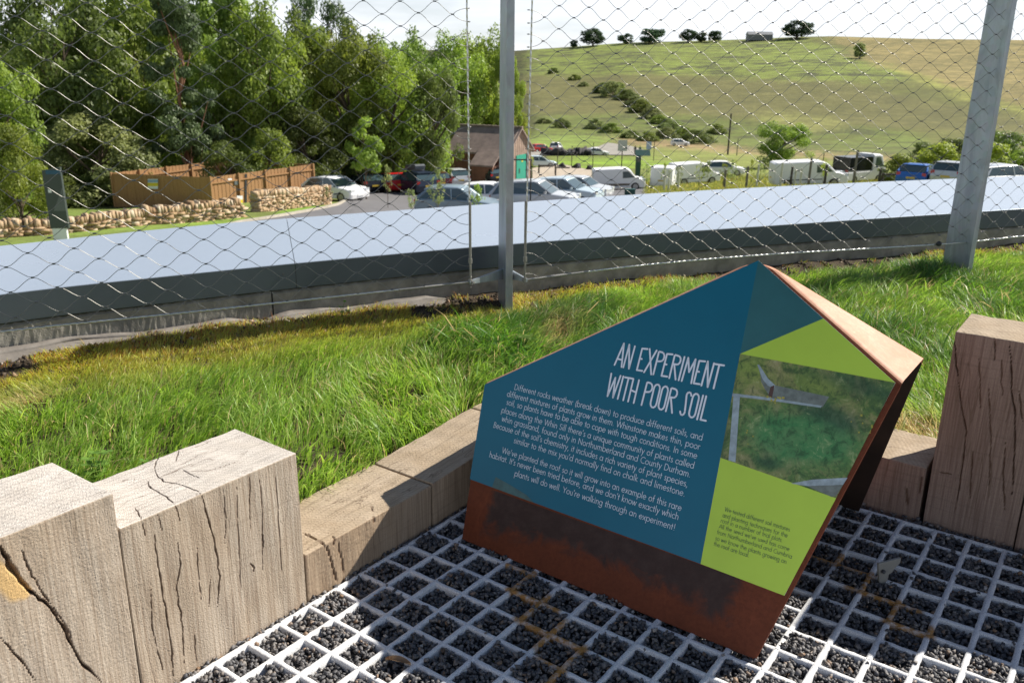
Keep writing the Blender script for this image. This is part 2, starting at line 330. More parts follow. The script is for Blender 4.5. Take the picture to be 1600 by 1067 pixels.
# ------------------------------------------------------------------ world, sun, camera
SUN_AZ = R_(63.3); SUN_EL = R_(41.0)
w = bpy.data.worlds.new('World'); S.world = w; w.use_nodes = True; nt = w.node_tree; bg = nt.nodes['Background']
sky = nt.nodes.new('ShaderNodeTexSky'); sky.sky_type = 'NISHITA'; sky.sun_disc = False; sky.sun_elevation = SUN_EL; sky.sun_rotation = SUN_AZ; sky.altitude = 200; sky.air_density = 1.0; sky.dust_density = .25; sky.ozone_density = 3.0
tc = nt.nodes.new('ShaderNodeTexCoord'); mp = nt.nodes.new('ShaderNodeMapping'); mp.inputs['Scale'].default_value = (1.1, 1.1, 5.5); mp.inputs['Location'].default_value = (.4, 0, .35)
nz = nt.nodes.new('ShaderNodeTexNoise'); nz.inputs['Scale'].default_value = 2.6; nz.inputs['Detail'].default_value = 7; nz.inputs['Roughness'].default_value = .55; nz.inputs['Distortion'].default_value = .3
rp = nt.nodes.new('ShaderNodeValToRGB'); rp.color_ramp.elements[0].position = .36; rp.color_ramp.elements[1].position = .53; rp.color_ramp.elements[0].color = (.60, .60, .60, 1)
mx = nt.nodes.new('ShaderNodeMix'); mx.data_type = 'RGBA'; mx.inputs[7].default_value = (13.6, 14.1, 14.9, 1)
nt.links.new(tc.outputs['Generated'], mp.inputs[0]); nt.links.new(mp.outputs[0], nz.inputs['Vector']); nt.links.new(nz.outputs[0], rp.inputs[0])
sx_ = nt.nodes.new('ShaderNodeSeparateXYZ'); nt.links.new(tc.outputs['Generated'], sx_.inputs[0])
mr_ = nt.nodes.new('ShaderNodeMapRange'); mr_.inputs['From Min'].default_value = .10; mr_.inputs['From Max'].default_value = .45; mr_.inputs['To Min'].default_value = .95; mr_.inputs['To Max'].default_value = .04; nt.links.new(sx_.outputs[2], mr_.inputs['Value'])
mm = nt.nodes.new('ShaderNodeMath'); mm.operation = 'MULTIPLY'; nt.links.new(mr_.outputs[0], mm.inputs[1]); nt.links.new(rp.outputs[0], mm.inputs[0]); nt.links.new(mm.outputs[0], mx.inputs[0])
nt.links.new(sky.outputs[0], mx.inputs[6]); nt.links.new(mx.outputs[2], bg.inputs[0]); bg.inputs[1].default_value = .053
sd = bpy.data.lights.new('sun', 'SUN'); sd.energy = 5.0; sd.angle = R_(.53); sd.color = (1, .94, .84); so = bpy.data.objects.new('sun', sd); C.objects.link(so)
sv = Vector((math.sin(SUN_AZ)*math.cos(SUN_EL), math.cos(SUN_AZ)*math.cos(SUN_EL), math.sin(SUN_EL))); so.rotation_euler = sv.to_track_quat('Z', 'Y').to_euler(); so.location = (6, 4, 9)
cd = bpy.data.cameras.new('camera'); co = bpy.data.objects.new('camera', cd); C.objects.link(co); S.camera = co
cd.sensor_width = 36; cd.lens = F_PX*36/1600; cd.clip_end = 9000; cd.clip_start = .05
M = Matrix(((Rt[0], Up[0], -Fw[0], 0), (Rt[1], Up[1], -Fw[1], 0), (Rt[2], Up[2], -Fw[2], H), (0, 0, 0, 1))); co.matrix_world = M
cd.dof.use_dof = True; cd.dof.focus_distance = 2.5; cd.dof.aperture_fstop = 7.5
S.view_settings.view_transform = 'Standard'; S.view_settings.look = 'None'; S.view_settings.exposure = .62; S.view_settings.gamma = 1
S.cycles.use_denoising = True
# ------------------------------------------------------------------ white cell paving with gravel
def build_grid():
    V = []; Fq = []; St = []
    rw = .0078; dep_ = .03; r = .003
    segs = [((0,2.2),(0,3)),((0,3),(-1,3)),((-1,3.1),(-1,4)),((-.7,4),(-1,4)),((-1,4),(-1,4.5)),((-1,4),(-2,4)),((-1.4,5),(-2,5)),((-2,4.3),(-2,5)),((-2,5),(-2,6)),((-2,5),(-2.6,5)),((-2,6),(-2.6,6)),((-3,5.4),(-3,6)),((-3,6),(-3.6,6)),
            ((6,9.4),(6,10)),((6,10),(6.5,10)),((6,10),(6,11)),((6,11),(5,11)),((5,10.7),(5,11)),((5,11),(5,12)),((5,12),(5,12.5)),((5,12),(4,12)),((4,12),(4,13)),((4,13),(4.3,13))]
    def stain(P):
        a = (P-O)@A/CELL; b = (P-O)@B/CELL; s = 0
        if not (-4 < a < 7 and 2 < b < 14): return 0
        for (i, j), (k, l) in segs:
            L = (k-i)**2+(l-j)**2; t = max(0, min(1, ((a-i)*(k-i)+(b-j)*(l-j))/L)); s = max(s, 1-math.hypot(a-i-t*(k-i), b-j-t*(l-j))/.22)
        return max(0, min(1, s*2.2))
    def rib(P0, P1, side, z0=0.0):
        n = 8; L = P1-P0
        prof = [(-rw, -dep_), (-rw, -r), (-rw+r, 0), (rw-r, 0), (rw, -r), (rw, -dep_)]
        base = len(V)
        for k in range(n+1):
            P = P0+L*k/n; jit = rng.normal(0, .0005, 6)
            for q, (x, z) in enumerate(prof):
                V.append(P+side*(x+jit[q])+Z*(z+z0+(rng.normal(0, .0004) if 0 < q < 5 else 0))); St.append(stain(P))
        for k in range(n):
            for q in range(5): Fq.append((base+k*6+q, base+k*6+q+1, base+(k+1)*6+q+1, base+(k+1)*6+q))
    a0, a1, b0, b1 = -17, 10, -1, 20
    for i in range(a0, a1+1):
        for j in range(b0, b1):
            rib(W(i*CELL, j*CELL), W(i*CELL, (j+1)*CELL), A)
    for j in range(b0, b1+1):
        for i in range(a0, a1):
            rib(W(i*CELL, j*CELL), W((i+1)*CELL, j*CELL), B, .0006)
    o = fast_mesh('paving_grid', np.array(V), np.array(Fq), GRIDM, smooth=True, attrs={'stain': np.array(St)})
    tag(o, kind='structure')
    bed = MB(); bed.add([W(a0*CELL-1, -.6, -.024), W(1.36, -.6, -.024), W(1.36, 2.4, -.024), W(a0*CELL-1, 2.4, -.024)], [(0,3,2,1)])
    tag(bed.build('gravel_bed', BED), kind='structure')
    # angular stone chips
    t_ = (1+5**.5)/2
    ico = np.array([(-1,t_,0),(1,t_,0),(-1,-t_,0),(1,-t_,0),(0,-1,t_),(0,1,t_),(0,-1,-t_),(0,1,-t_),(t_,0,-1),(t_,0,1),(-t_,0,-1),(-t_,0,1)]); ico /= np.linalg.norm(ico[0])
    icf = np.array([(0,11,5),(0,5,1),(0,1,7),(0,7,10),(0,10,11),(1,5,9),(5,11,4),(11,10,2),(10,7,6),(7,1,8),(3,9,4),(3,4,2),(3,2,6),(3,6,8),(3,8,9),(4,9,5),(2,4,11),(6,2,10),(8,6,7),(9,8,1)])
    P = []
    for i in range(a0, a1):
        for j in range(b0, b1):
            cpx = tpx(W((i+.5)*CELL, (j+.5)*CELL))
            if not (-150 < cpx[0] < 1800 and cpx[1] < 1250): continue
            n = 95
            u = rng.uniform(.09, .91, n); v = rng.uniform(.09, .91, n); z = -.016+.012*rng.random(n)+.004*np.sin(i*3.1+j*1.7)+.003*rng.normal()+.006*(u-.5)*math.sin(i*5.3+j*2.9)
            P.append(O+np.outer((i+u)*CELL, A)+np.outer((j+v)*CELL, B)+np.outer(z, Z))
    # loose chips along the timber foot and a few on the ribs
    n = 700; u = rng.uniform(-1.7, 1.03, n); P.append(O+np.outer(u, A)+np.outer(rng.uniform(-.122, -.106, n), B)+np.outer(rng.uniform(-.012, .002, n), Z))
    n = 420; u = rng.uniform(.2, 2.0, n); P.append(O+np.outer(rng.uniform(1.035, 1.066, n), A)+np.outer(u, B)+np.outer(rng.uniform(-.012, .002, n), Z))
    n = 200; P.append(O+np.outer(rng.uniform(-1.2, 1., n), A)+np.outer(rng.uniform(0, 1.9, n), B)+np.outer(np.full(n, .003), Z))
    P = np.concatenate(P); n = len(P)
    def rocks(P, smin, smax, flat=.55):
        n = len(P); sz = rng.uniform(smin, smax, n)
        cub = np.array([(-1,-1,-1),(1,-1,-1),(1,1,-1),(-1,1,-1),(-1,-1,1),(1,-1,1),(1,1,1),(-1,1,1)])*.68; cf = np.array([(0,3,2),(0,2,1),(4,5,6),(4,6,7),(0,1,5),(0,5,4),(1,2,6),(1,6,5),(2,3,7),(2,7,6),(3,0,4),(3,4,7)])
        sh = (cub[None]+rng.normal(0, .24, (n, 8, 3)))*np.stack([np.ones(n), rng.uniform(.45, .9, n), rng.uniform(flat-.2, flat+.15, n)], 1)[:, None]
        q = rng.normal(size=(n, 4)); q[:, 1:3] *= .6; q /= np.linalg.norm(q, axis=1, keepdims=True); w_, x, y, z = q.T
        Rm = np.stack([1-2*(y*y+z*z), 2*(x*y-z*w_), 2*(x*z+y*w_), 2*(x*y+z*w_), 1-2*(x*x+z*z), 2*(y*z-x*w_), 2*(x*z-y*w_), 2*(y*z+x*w_), 1-2*(x*x+y*y)], 1).reshape(n, 3, 3)
        Vv = np.einsum('nij,nkj->nki', Rm, sh)*sz[:, None, None]+P[:, None]
        Ff = cf[None]+8*np.arange(n)[:, None, None]
        return Vv.reshape(-1, 3), Ff.reshape(-1, 3), np.repeat(rng.random(n), 8)
    V2, F2, cv = rocks(P, .0042, .0100)
    o = fast_mesh('gravel', V2, F2, GRAV, attrs={'cv': cv}, n=3); tag(o, kind='stuff')
    return rocks
rocks = build_grid()

# ------------------------------------------------------------------ weathered oak timbers with real splits
def seg_d(px, py, pts):
    d = np.full(px.shape, 1e9); tt = np.zeros(px.shape)
    for i in range(len(pts)-1):
        (ax, ay), (bx, by) = pts[i], pts[i+1]; vx, vy = bx-ax, by-ay; L = vx*vx+vy*vy+1e-12
        t = np.clip(((px-ax)*vx+(py-ay)*vy)/L, 0, 1); dd = np.hypot(px-ax-t*vx, py-ay-t*vy)
        m = dd < d; d[m] = dd[m]; tt[m] = (i+t[m])/(len(pts)-1)
    return d, tt
def timber(name, a0, a1, b0, b1, z0, z1, front, res, cracks, mats, label, group=None, fresh=None, zt=(0, 0), seed=0):
    """front '+B' (face looking along +B) or '-A' ; s runs up the front and back over the top, t along the front"""
    rg = np.random.default_rng(seed)
    if front == '+B': T = A; N = B; org = W(a0, b1, z0); Wd = a1-a0; Dp = b1-b0
    else: T = B; N = -A; org = W(a0, b0, z0); Wd = b1-b0; Dp = a1-a0
    Ht = z1-z0; r = .004
    prof = [(0, z) for z in np.arange(0, Ht-r, res)]+[(0, Ht-r)]
    prof += [(r-r*math.cos(k*PI/8), Ht-r+r*math.sin(k*PI/8)) for k in range(1, 5)]
    prof += [(x, Ht) for x in np.arange(r+res, Dp-r, res*1.3)]+[(Dp-r, Ht), (Dp, Ht-r), (Dp, 0)]
    prof = np.array(prof); s = np.concatenate([[0], np.cumsum(np.hypot(*np.diff(prof, axis=0).T))]); ns = len(s)
    t = np.concatenate([[0, .0015], np.arange(res, Wd-res/2, res), [Wd-.0015, Wd]]); ntt = len(t)
    SS, TT = np.meshgrid(s, t, indexing='ij')
    X = prof[:, 0][:, None]+0*TT; Zz = prof[:, 1][:, None]+0*TT
    nx = np.where(SS < Ht-r, -1., 0.)+0; nzv = np.where(SS >= Ht-r+.0001, 1., 0.)
    k = (SS >= Ht-r)&(SS <= Ht+r); nx = np.where(k, -.7, nx); nzv = np.where(k, .7, nzv)
    last = np.arange(ns)[:, None] >= ns-2; nx = np.where(last, 1., nx)+0; nzv = np.where(last, 0., nzv)
    disp = np.zeros(SS.shape); ck = np.zeros(SS.shape)
    for pts, wd, dp in cracks:
        wd = max(wd*.6, res*.66); pts = np.array(pts, float); pj = [pts[0]]
        for i in range(len(pts)-1):      # roughen the line
            for q in (.2, .4, .6, .8): pj.append(pts[i]*(1-q)+pts[i+1]*q+rg.normal(0, .0011, 2))
            pj.append(pts[i+1])
        d, tt = seg_d(TT, SS, [tuple(p) for p in pj]); taper = np.clip(np.minimum(tt, 1-tt)*5+.2, 0, 1)*np.clip(.85+.25*np.sin(SS*61+seed)+.2*np.sin(SS*173+TT*90), .62, 1.3)
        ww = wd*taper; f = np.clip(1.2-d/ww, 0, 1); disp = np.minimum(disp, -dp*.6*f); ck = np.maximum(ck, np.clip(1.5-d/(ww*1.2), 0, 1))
    inner = (TT > .0016)&(TT < Wd-.0016)
    und = .0012*np.sin(TT*23+seed)*np.sin(SS*9+seed*2)+.0008*np.sin(TT*71+SS*13)
    disp = disp+und+rg.normal(0, .00025, disp.shape)
    edge = np.where(inner, 0, -.0015); edge = np.where((TT < .0001)|(TT > Wd-.0001), -.003, edge*.5)
    bot = (np.arange(ns)[:, None] == 0); disp = np.where(bot, 0, disp+edge)
    top_tilt = (zt[0]*(TT/Wd)+zt[1]*np.clip(X/Dp, 0, 1))*(Zz/Ht)
    X2 = X+nx*disp; Z2 = Zz+nzv*disp+top_tilt
    P = org+(-N)*0
    V = org[None, None]+X2[..., None]*(-N)+TT[..., None]*T+Z2[..., None]*Z
    V = V.reshape(-1, 3); idx = np.arange(ns*ntt).reshape(ns, ntt)
    Q = np.stack([idx[:-1, :-1], idx[:-1, 1:], idx[1:, 1:], idx[1:, :-1]], -1).reshape(-1, 4)
    if front == '-A': pass
    is_top = (SS[:-1, :-1] > Ht-r/2)&(SS[:-1, :-1] < Ht+Dp-r*1.5); mi = is_top.reshape(-1).astype(np.int32)
    fr = np.zeros(SS.shape)
    if fresh:
        for pts, wd in fresh: d, _ = seg_d(TT, SS, pts); fr = np.maximum(fr, np.clip(2-d/wd, 0, 1))
    me = bpy.data.meshes.new(name)
    Vl = V.tolist(); Fl = Q.tolist(); nf = len(Fl)
    Fl.append(idx[:, 0].tolist()[::-1]); Fl.append(idx[:, -1].tolist())
    me.from_pydata(Vl, [], Fl)
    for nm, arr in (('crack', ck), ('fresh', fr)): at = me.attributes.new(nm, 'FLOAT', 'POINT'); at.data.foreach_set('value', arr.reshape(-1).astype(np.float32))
    uvl = me.uv_layers.new(name='UVMap'); li = np.empty(len(me.loops), np.int32); me.loops.foreach_get('vertex_index', li)
    U = np.stack([TT.reshape(-1)+seed*1.37, SS.reshape(-1)+seed*.61], 1)
    uv = U[li]
    nl = nf*4; Pv = V[li[nl:]]; uv[nl:, 0] = ((Pv-org)@(-N))+seed; uv[nl:, 1] = Pv[:, 2]
    uvl.data.foreach_set('uv', uv.astype(np.float32).ravel())
    o = finish(me, name, mats, None, False, np.concatenate([mi, [0, 0]]))
    tag(o, label, 'timber block', group); return o
def tl(pts, org, T, n, z0, Ht=None):    # photo pixels on the front face -> (t, s)
    out = []
    for x, y in pts:
        P = onplane(x, y, org, n)-org; out.append((P@T, P[2]))
    return out
def tt_top(pts, org, T, N, ztop, Ht):   # pixels on the top face
    out = []
    for x, y in pts:
        P = onz(x, y, ztop)-org; out.append((P@T, Ht+P@(-N)))
    return out
G1 = 'weathered oak timbers edging the turf'
FB, BK = -.1217, -.3865
# tall block with the square top, lower of the two on the left
org = W(-1.003, FB, -.03)
f = lambda pts: tl(pts, org, A, B, 0)
g = lambda pts: tt_top(pts, org, A, B, .462, .492)
cr2 = [(f([(314,770),(322,800),(334,840),(341,880),(343,905),(340,950)]), .0032, .016), (f([(274,788),(278,800),(281,815)]), .0022, .010), (f([(240,828),(250,896),(260,960),(268,1012),(271,1056)]), .0030, .014),
       (f([(245,801),(250,816),(254,830)]), .0016, .007), (f([(276,844),(282,880),(276,920),(286,980),(288,1040)]), .0026, .012), (f([(308,856),(310,896),(314,936)]), .002, .009), (f([(236,920),(240,988),(256,1056)]), .002, .010),
       (f([(348,756),(354,808),(352,850)]), .0018, .008), (f([(304,992),(308,1036)]), .0015, .006), (f([(222,815),(227,838)]), .0018, .008), (f([(390,745),(392,830)]), .001, .004), (f([(405,740),(410,800),(411,900)]), .001, .004), (f([(370,755),(374,860),(378,930)]), .001, .004), (f([(430,730),(436,830),(440,900)]), .0009, .004),
       (f([(410,832),(412,846),(411,858)]), .004, .010), (f([(392,880),(397,886),(396,894)]), .003, .008), (f([(330,900),(326,950)]), .001, .004),
       (g([(222,811),(217,803),(212,794)]), .0016, .006), (g([(274,787),(262,776),(248,768),(236,762),(232,752)]), .0024, .010), (g([(314,769),(296,762),(280,756),(256,752),(246,742),(242,732)]), .0024, .009), (g([(242,732),(244,722),(250,712)]), .0018, .007), (g([(248,745),(270,738),(300,725)]), .0013, .005), (g([(300,700),(318,694),(330,688)]), .0012, .005), (g([(262,706),(266,698),(272,692)]), .0012, .005), (g([(285,735),(300,742),(312,748)]), .0010, .004), (g([(190,752),(200,748)]), .0016, .005), (g([(280,728),(310,712),(345,700)]), .0010, .004), (g([(275,722),(280,704)]), .0009, .004), (g([(290,738),(330,735),(370,722)]), .0010, .004)]
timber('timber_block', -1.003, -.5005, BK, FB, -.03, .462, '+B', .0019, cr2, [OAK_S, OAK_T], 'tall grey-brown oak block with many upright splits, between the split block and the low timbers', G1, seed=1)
org = W(-1.53, FB, -.03)
f = lambda pts: tl(pts, org, A, B, 0)
cr1 = [(f([(0,852),(17,888),(45,922),(56,930)]), .009, .03), (f([(45,922),(75,945),(97,975),(125,1032),(158,1065)]), .0045, .022), (f([(32,859),(45,888),(60,915),(80,945)]), .0022, .009), (f([(0,995),(30,1028),(57,1065)]), .0028, .012), (f([(82,945),(98,970),(112,998)]), .002, .008)]
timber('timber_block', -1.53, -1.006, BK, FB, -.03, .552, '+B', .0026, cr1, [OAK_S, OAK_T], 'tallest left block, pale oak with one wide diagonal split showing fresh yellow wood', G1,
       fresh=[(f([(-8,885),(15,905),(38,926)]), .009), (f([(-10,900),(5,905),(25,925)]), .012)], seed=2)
def low(a0, a1, z1, ck_, label, mats=(OAK_S2, OAK_T2), seed=3, zt=(0, 0)):
    return timber('timber_block', a0, a1, BK, FB, -.03, z1, '+B', .005, ck_, list(mats), label, G1, seed=seed, zt=zt)
org = W(-.496, FB, -.03); f = lambda pts: tl(pts, org, A, B, 0); g = lambda pts: tt_top(pts, org, A, B, .147, .177)
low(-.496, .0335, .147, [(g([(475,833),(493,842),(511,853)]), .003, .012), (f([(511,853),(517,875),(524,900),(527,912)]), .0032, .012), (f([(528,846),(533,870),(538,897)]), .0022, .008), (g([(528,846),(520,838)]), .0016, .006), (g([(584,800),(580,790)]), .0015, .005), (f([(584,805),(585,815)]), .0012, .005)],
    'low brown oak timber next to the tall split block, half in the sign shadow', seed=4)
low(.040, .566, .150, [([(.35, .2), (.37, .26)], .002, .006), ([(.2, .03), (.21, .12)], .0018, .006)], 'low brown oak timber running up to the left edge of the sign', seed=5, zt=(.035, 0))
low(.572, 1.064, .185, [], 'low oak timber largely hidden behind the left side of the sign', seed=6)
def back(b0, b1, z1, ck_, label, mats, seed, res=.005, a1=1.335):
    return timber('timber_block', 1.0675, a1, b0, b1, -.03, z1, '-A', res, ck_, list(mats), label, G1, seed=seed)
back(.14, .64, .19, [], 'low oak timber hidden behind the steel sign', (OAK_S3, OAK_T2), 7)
org = W(1.0675, .646, -.03); f = lambda pts: tl(pts, org, B, -A, 0)
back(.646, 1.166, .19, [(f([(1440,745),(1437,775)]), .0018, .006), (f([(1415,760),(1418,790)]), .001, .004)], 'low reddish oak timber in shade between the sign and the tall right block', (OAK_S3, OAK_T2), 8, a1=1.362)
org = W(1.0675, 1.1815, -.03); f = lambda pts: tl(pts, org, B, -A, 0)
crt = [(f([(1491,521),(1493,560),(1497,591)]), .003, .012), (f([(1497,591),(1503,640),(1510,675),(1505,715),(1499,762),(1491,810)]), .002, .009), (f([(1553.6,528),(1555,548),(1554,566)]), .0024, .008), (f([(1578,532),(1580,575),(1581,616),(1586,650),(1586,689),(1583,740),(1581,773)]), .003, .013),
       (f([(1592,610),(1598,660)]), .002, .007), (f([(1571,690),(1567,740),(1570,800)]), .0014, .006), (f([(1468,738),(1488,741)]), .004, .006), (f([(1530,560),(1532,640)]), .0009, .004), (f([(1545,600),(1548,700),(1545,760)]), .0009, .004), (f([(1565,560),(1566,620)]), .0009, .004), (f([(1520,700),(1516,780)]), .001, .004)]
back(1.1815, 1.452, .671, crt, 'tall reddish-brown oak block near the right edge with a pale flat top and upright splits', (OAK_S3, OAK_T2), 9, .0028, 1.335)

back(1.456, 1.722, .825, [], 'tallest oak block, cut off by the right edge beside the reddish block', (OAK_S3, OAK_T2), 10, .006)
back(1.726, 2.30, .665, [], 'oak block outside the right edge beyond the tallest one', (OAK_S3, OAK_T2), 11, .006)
# ------------------------------------------------------------------ information sign: folded steel with printed front
TH = R_(22); VD = Z*math.cos(TH)+A*math.sin(TH); ND = -A*math.cos(TH)+Z*math.sin(TH)
SO = O+.027*A+.012*B
sign = empty('information_sign', SO); tag(sign, 'folded rusty steel sign with blue and green printed front about poor soil', 'sign')
def SP(u, v, n=0.): return B*u+VD*v+ND*n         # local to the sign empty
def bk(u, v):                                      # same edge carried back to the rear plate
    P = SP(u, v); z = P[2]; a = (.558-.027)+(.73-z)*.636; return np.array(P-(P@A)*A)+A*a
f_out = [(0.002, 0), (.984, 0), (1.176, .779), (.7535, 1.037), (-.0535, .5045)]
F3 = [SP(*p) for p in f_out]; K3 = [bk(*p) for p in f_out]
import bmesh
bm = bmesh.new()
def gridface(p00, p10, p11, p01, nu, nv):
    vs = [[bm.verts.new((p00*(1-i/nu)+p10*i/nu)*(1-j/nv)+(p01*(1-i/nu)+p11*i/nu)*j/nv) for i in range(nu+1)] for j in range(nv+1)]
    for j in range(nv):
        for i in range(nu): bm.faces.new((vs[j][i], vs[j][i+1], vs[j+1][i+1], vs[j+1][i]))
vf = [bm.verts.new(p) for p in F3]; kb0 = bm.verts.new(B*.03+A*.995); kb1 = bm.verts.new(B*.975+A*.995)
k2, k3, k4 = [bm.verts.new(K3[i]) for i in (2, 3, 4)]
apx = vf[3]
bm.faces.new(vf)
bm.faces.new((vf[2], k2, apx)) ; bm.faces.new((vf[4], apx, k4))
bm.faces.new((kb0, k4, apx, k2, kb1)); bm.verts.remove(k3)
me = bpy.data.meshes.new('steel_body'); bm.to_mesh(me); bm.free()
body = finish(me, 'steel_body', [RUST, RUST_T, mat('steel_inside', (.035, .018, .012), .8, 0, .3, 9)], sign)
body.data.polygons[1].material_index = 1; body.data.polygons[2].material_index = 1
m = body.modifiers.new('b', 'BEVEL'); m.width = .019; m.segments = 6; m.limit_method = 'ANGLE'; m.angle_limit = R_(20)
m = body.modifiers.new('s', 'SOLIDIFY'); m.thickness = .012; m.offset = -1; m.use_even_offset = True; m.material_offset = 2; m.material_offset_rim = 0
# mill-scale patch on the front plate below the print: a thin sheet of the same steel
def inside(px, py, poly):
    r = np.zeros(px.shape, bool); j = len(poly)-1
    for i in range(len(poly)):
        xi, yi = poly[i]; xj, yj = poly[j]
        c = ((yi > py) != (yj > py))&(px < (xj-xi)*(py-yi)/(yj-yi+1e-12)+xi); r ^= c; j = i
    return r
def bil(name, c00, c10, c11, c01, mats, n, parent, nu=40, nv=14, attrf=None):
    i, j = np.meshgrid(np.linspace(0, 1, nu), np.linspace(0, 1, nv)); i = i.ravel()[:, None]; j = j.ravel()[:, None]
    P = (np.array(c00)*(1-i)+np.array(c10)*i)*(1-j)+(np.array(c01)*(1-i)+np.array(c11)*i)*j
    V = np.outer(P[:, 0], B)+np.outer(P[:, 1], VD)+ND*n; idx = np.arange(nu*nv).reshape(nv, nu)
    Q = np.stack([idx[:-1, :-1], idx[:-1, 1:], idx[1:, 1:], idx[1:, :-1]], -1).reshape(-1, 4)
    return fast_mesh(name, V, Q, mats, parent, attrs=attrf(P[:, 0], P[:, 1]) if attrf else None)
def pat(u, v):
    d1 = np.clip((v-.045-.05*np.clip(u-.0, 0, .3)/.3+.09*np.clip(u-.55, 0, 1))*14, -1, 1); d2 = np.clip((u-.075)*22, -1, 1); d3 = np.clip((.90-u)*14, -1, 1)
    return {'patch': np.clip(.5+.5*np.minimum(np.minimum(d1, d2), d3), 0, 1)}
bil('mill_scale_plate', (.014, .010), (.972, .010), (1.017, .184), (-.014, .184), RUST, .0008, sign, 160, 30, pat)
# printed panel
NP_ = .0032
def poly_part(mb, pts, n, mi): mb.add([SP(u, v, n) for u, v in pts], [tuple(range(len(pts)))], mi)
TA, MC, CC, GG, C2, C3 = (.7470, 1.0235), (.7865, .1865), (.7600, .7665), (.9554, .9002), (.7730, .4785), (1.0873, .4588)
BL_, BR_, RR_, LL_ = (-.0212, .1925), (1.0187, .1822), (1.1605, .7735), (-.0500, .5010)
pb = MB(); outl = [BL_, MC, BR_, RR_, (.7500, 1.0280), LL_]
pb.prism([SP(u, v, .0006) for u, v in outl], ND*(NP_-.0010), 3)
poly_part(pb, [BL_, MC, C2, CC, (.7500, 1.0280), LL_], NP_, 0); poly_part(pb, [CC, GG, (.7500, 1.0280)], NP_, 1)
poly_part(pb, [CC, RR_, GG], NP_, 2); poly_part(pb, [MC, BR_, C3, C2], NP_, 2)
poly_part(pb, [(.070, .1920), (.235, .1902), (.2, .2060), (.13, .2190), (.075, .2270)], NP_+.0003, 4)
panel = pb.build('printed_panel', [M_BLUE, M_TEAL, M_GREEN, WSIGN, mat('print_faded_teal', (.035, .125, .14), .4, 0, .25, 30)], sign)
def phat(u, v):
    ph = lambda x, y: uv_of(x, y)
    def blob(cx, cy, rx, ry): return np.exp(-(((u-cx)/rx)**2+((v-cy)/ry)**2)*1.3)
    return {'green': np.clip(blob(.93, .575, .11, .07)*1.6+blob(1.04, .60, .08, .06)*1.3, 0, 1), 'dark': np.clip(blob(.985, .672, .05, .032)*1.8+blob(1.06, .745, .11, .028)*1.5+blob(.765, .52, .02, .06)+blob(1.06, .65, .05, .03)*1.2+blob(.90, .50, .05, .018), 0, 1), 'olive': np.clip(blob(.80, .73, .06, .05)+blob(.98, .725, .08, .03)*.9, 0, 1)}
def uv_of(x, y):
    P = onplane(x, y, SO, ND)-SO; return P@B, P@VD
bil('printed_photograph', C2, C3, RR_, CC, M_PHOTO, NP_+.0004, panel, 90, 90, phat)
pk = MB()
def pxpoly(pts, mi, k=0): globals()['pk'].add([SP(*uv_of(x, y), NP_+.0008+k) for x, y in pts], [tuple(range(len(pts)))[::-1]], mi)
pxpoly([(1147,616),(1157,618),(1150,722),(1139,719)], 0); pxpoly([(1145.5,614.5),(1200,621),(1285,634),(1283,637),(1198,625),(1145,619)], 0, .0002)
pxpoly([(1211,602),(1296,620),(1286,636),(1203,622)], 1); pxpoly([(1184,570),(1187,570),(1201,592),(1212,602),(1210,608),(1200,602),(1192,592)], 0, .0002); pxpoly([(1188,580),(1192,592),(1200,602),(1206,606),(1203,618),(1196,608),(1190,596)], 1, .0001); pxpoly([(1205,604),(1211,602),(1207,622),(1201,618)], 2, .0003)
KM = [M_PKERB, M_PKERB2, mat('print_post_brown', (.10, .045, .035), .35), M_PYEL]; pk.build('printed_kerb', KM, panel); pk = MB()
pxpoly([(1236,755),(1270,749),(1325,746),(1318,757),(1262,759)], 0); pxpoly([(1262,759),(1318,757),(1307,774),(1300,776)], 1)
pk.build('printed_kerb', KM, panel); pk = MB()
rg = random.Random(4)
for k in range(26):
    x, y = (rg.gauss(1210, 9), rg.gauss(625, 4)) if k < 14 else ((rg.gauss(1172, 4), rg.gauss(678, 9)) if k < 18 else (rg.gauss(1355, 12), rg.gauss(665, 8)))
    s = rg.uniform(.8, 1.6); pxpoly([(x-s, y-s), (x+s, y-s), (x+s, y+s), (x-s, y+s)], 3, .0004+k*1e-5)
pk.build('printed_flowers', KM, panel)['kind'] = 'stuff'

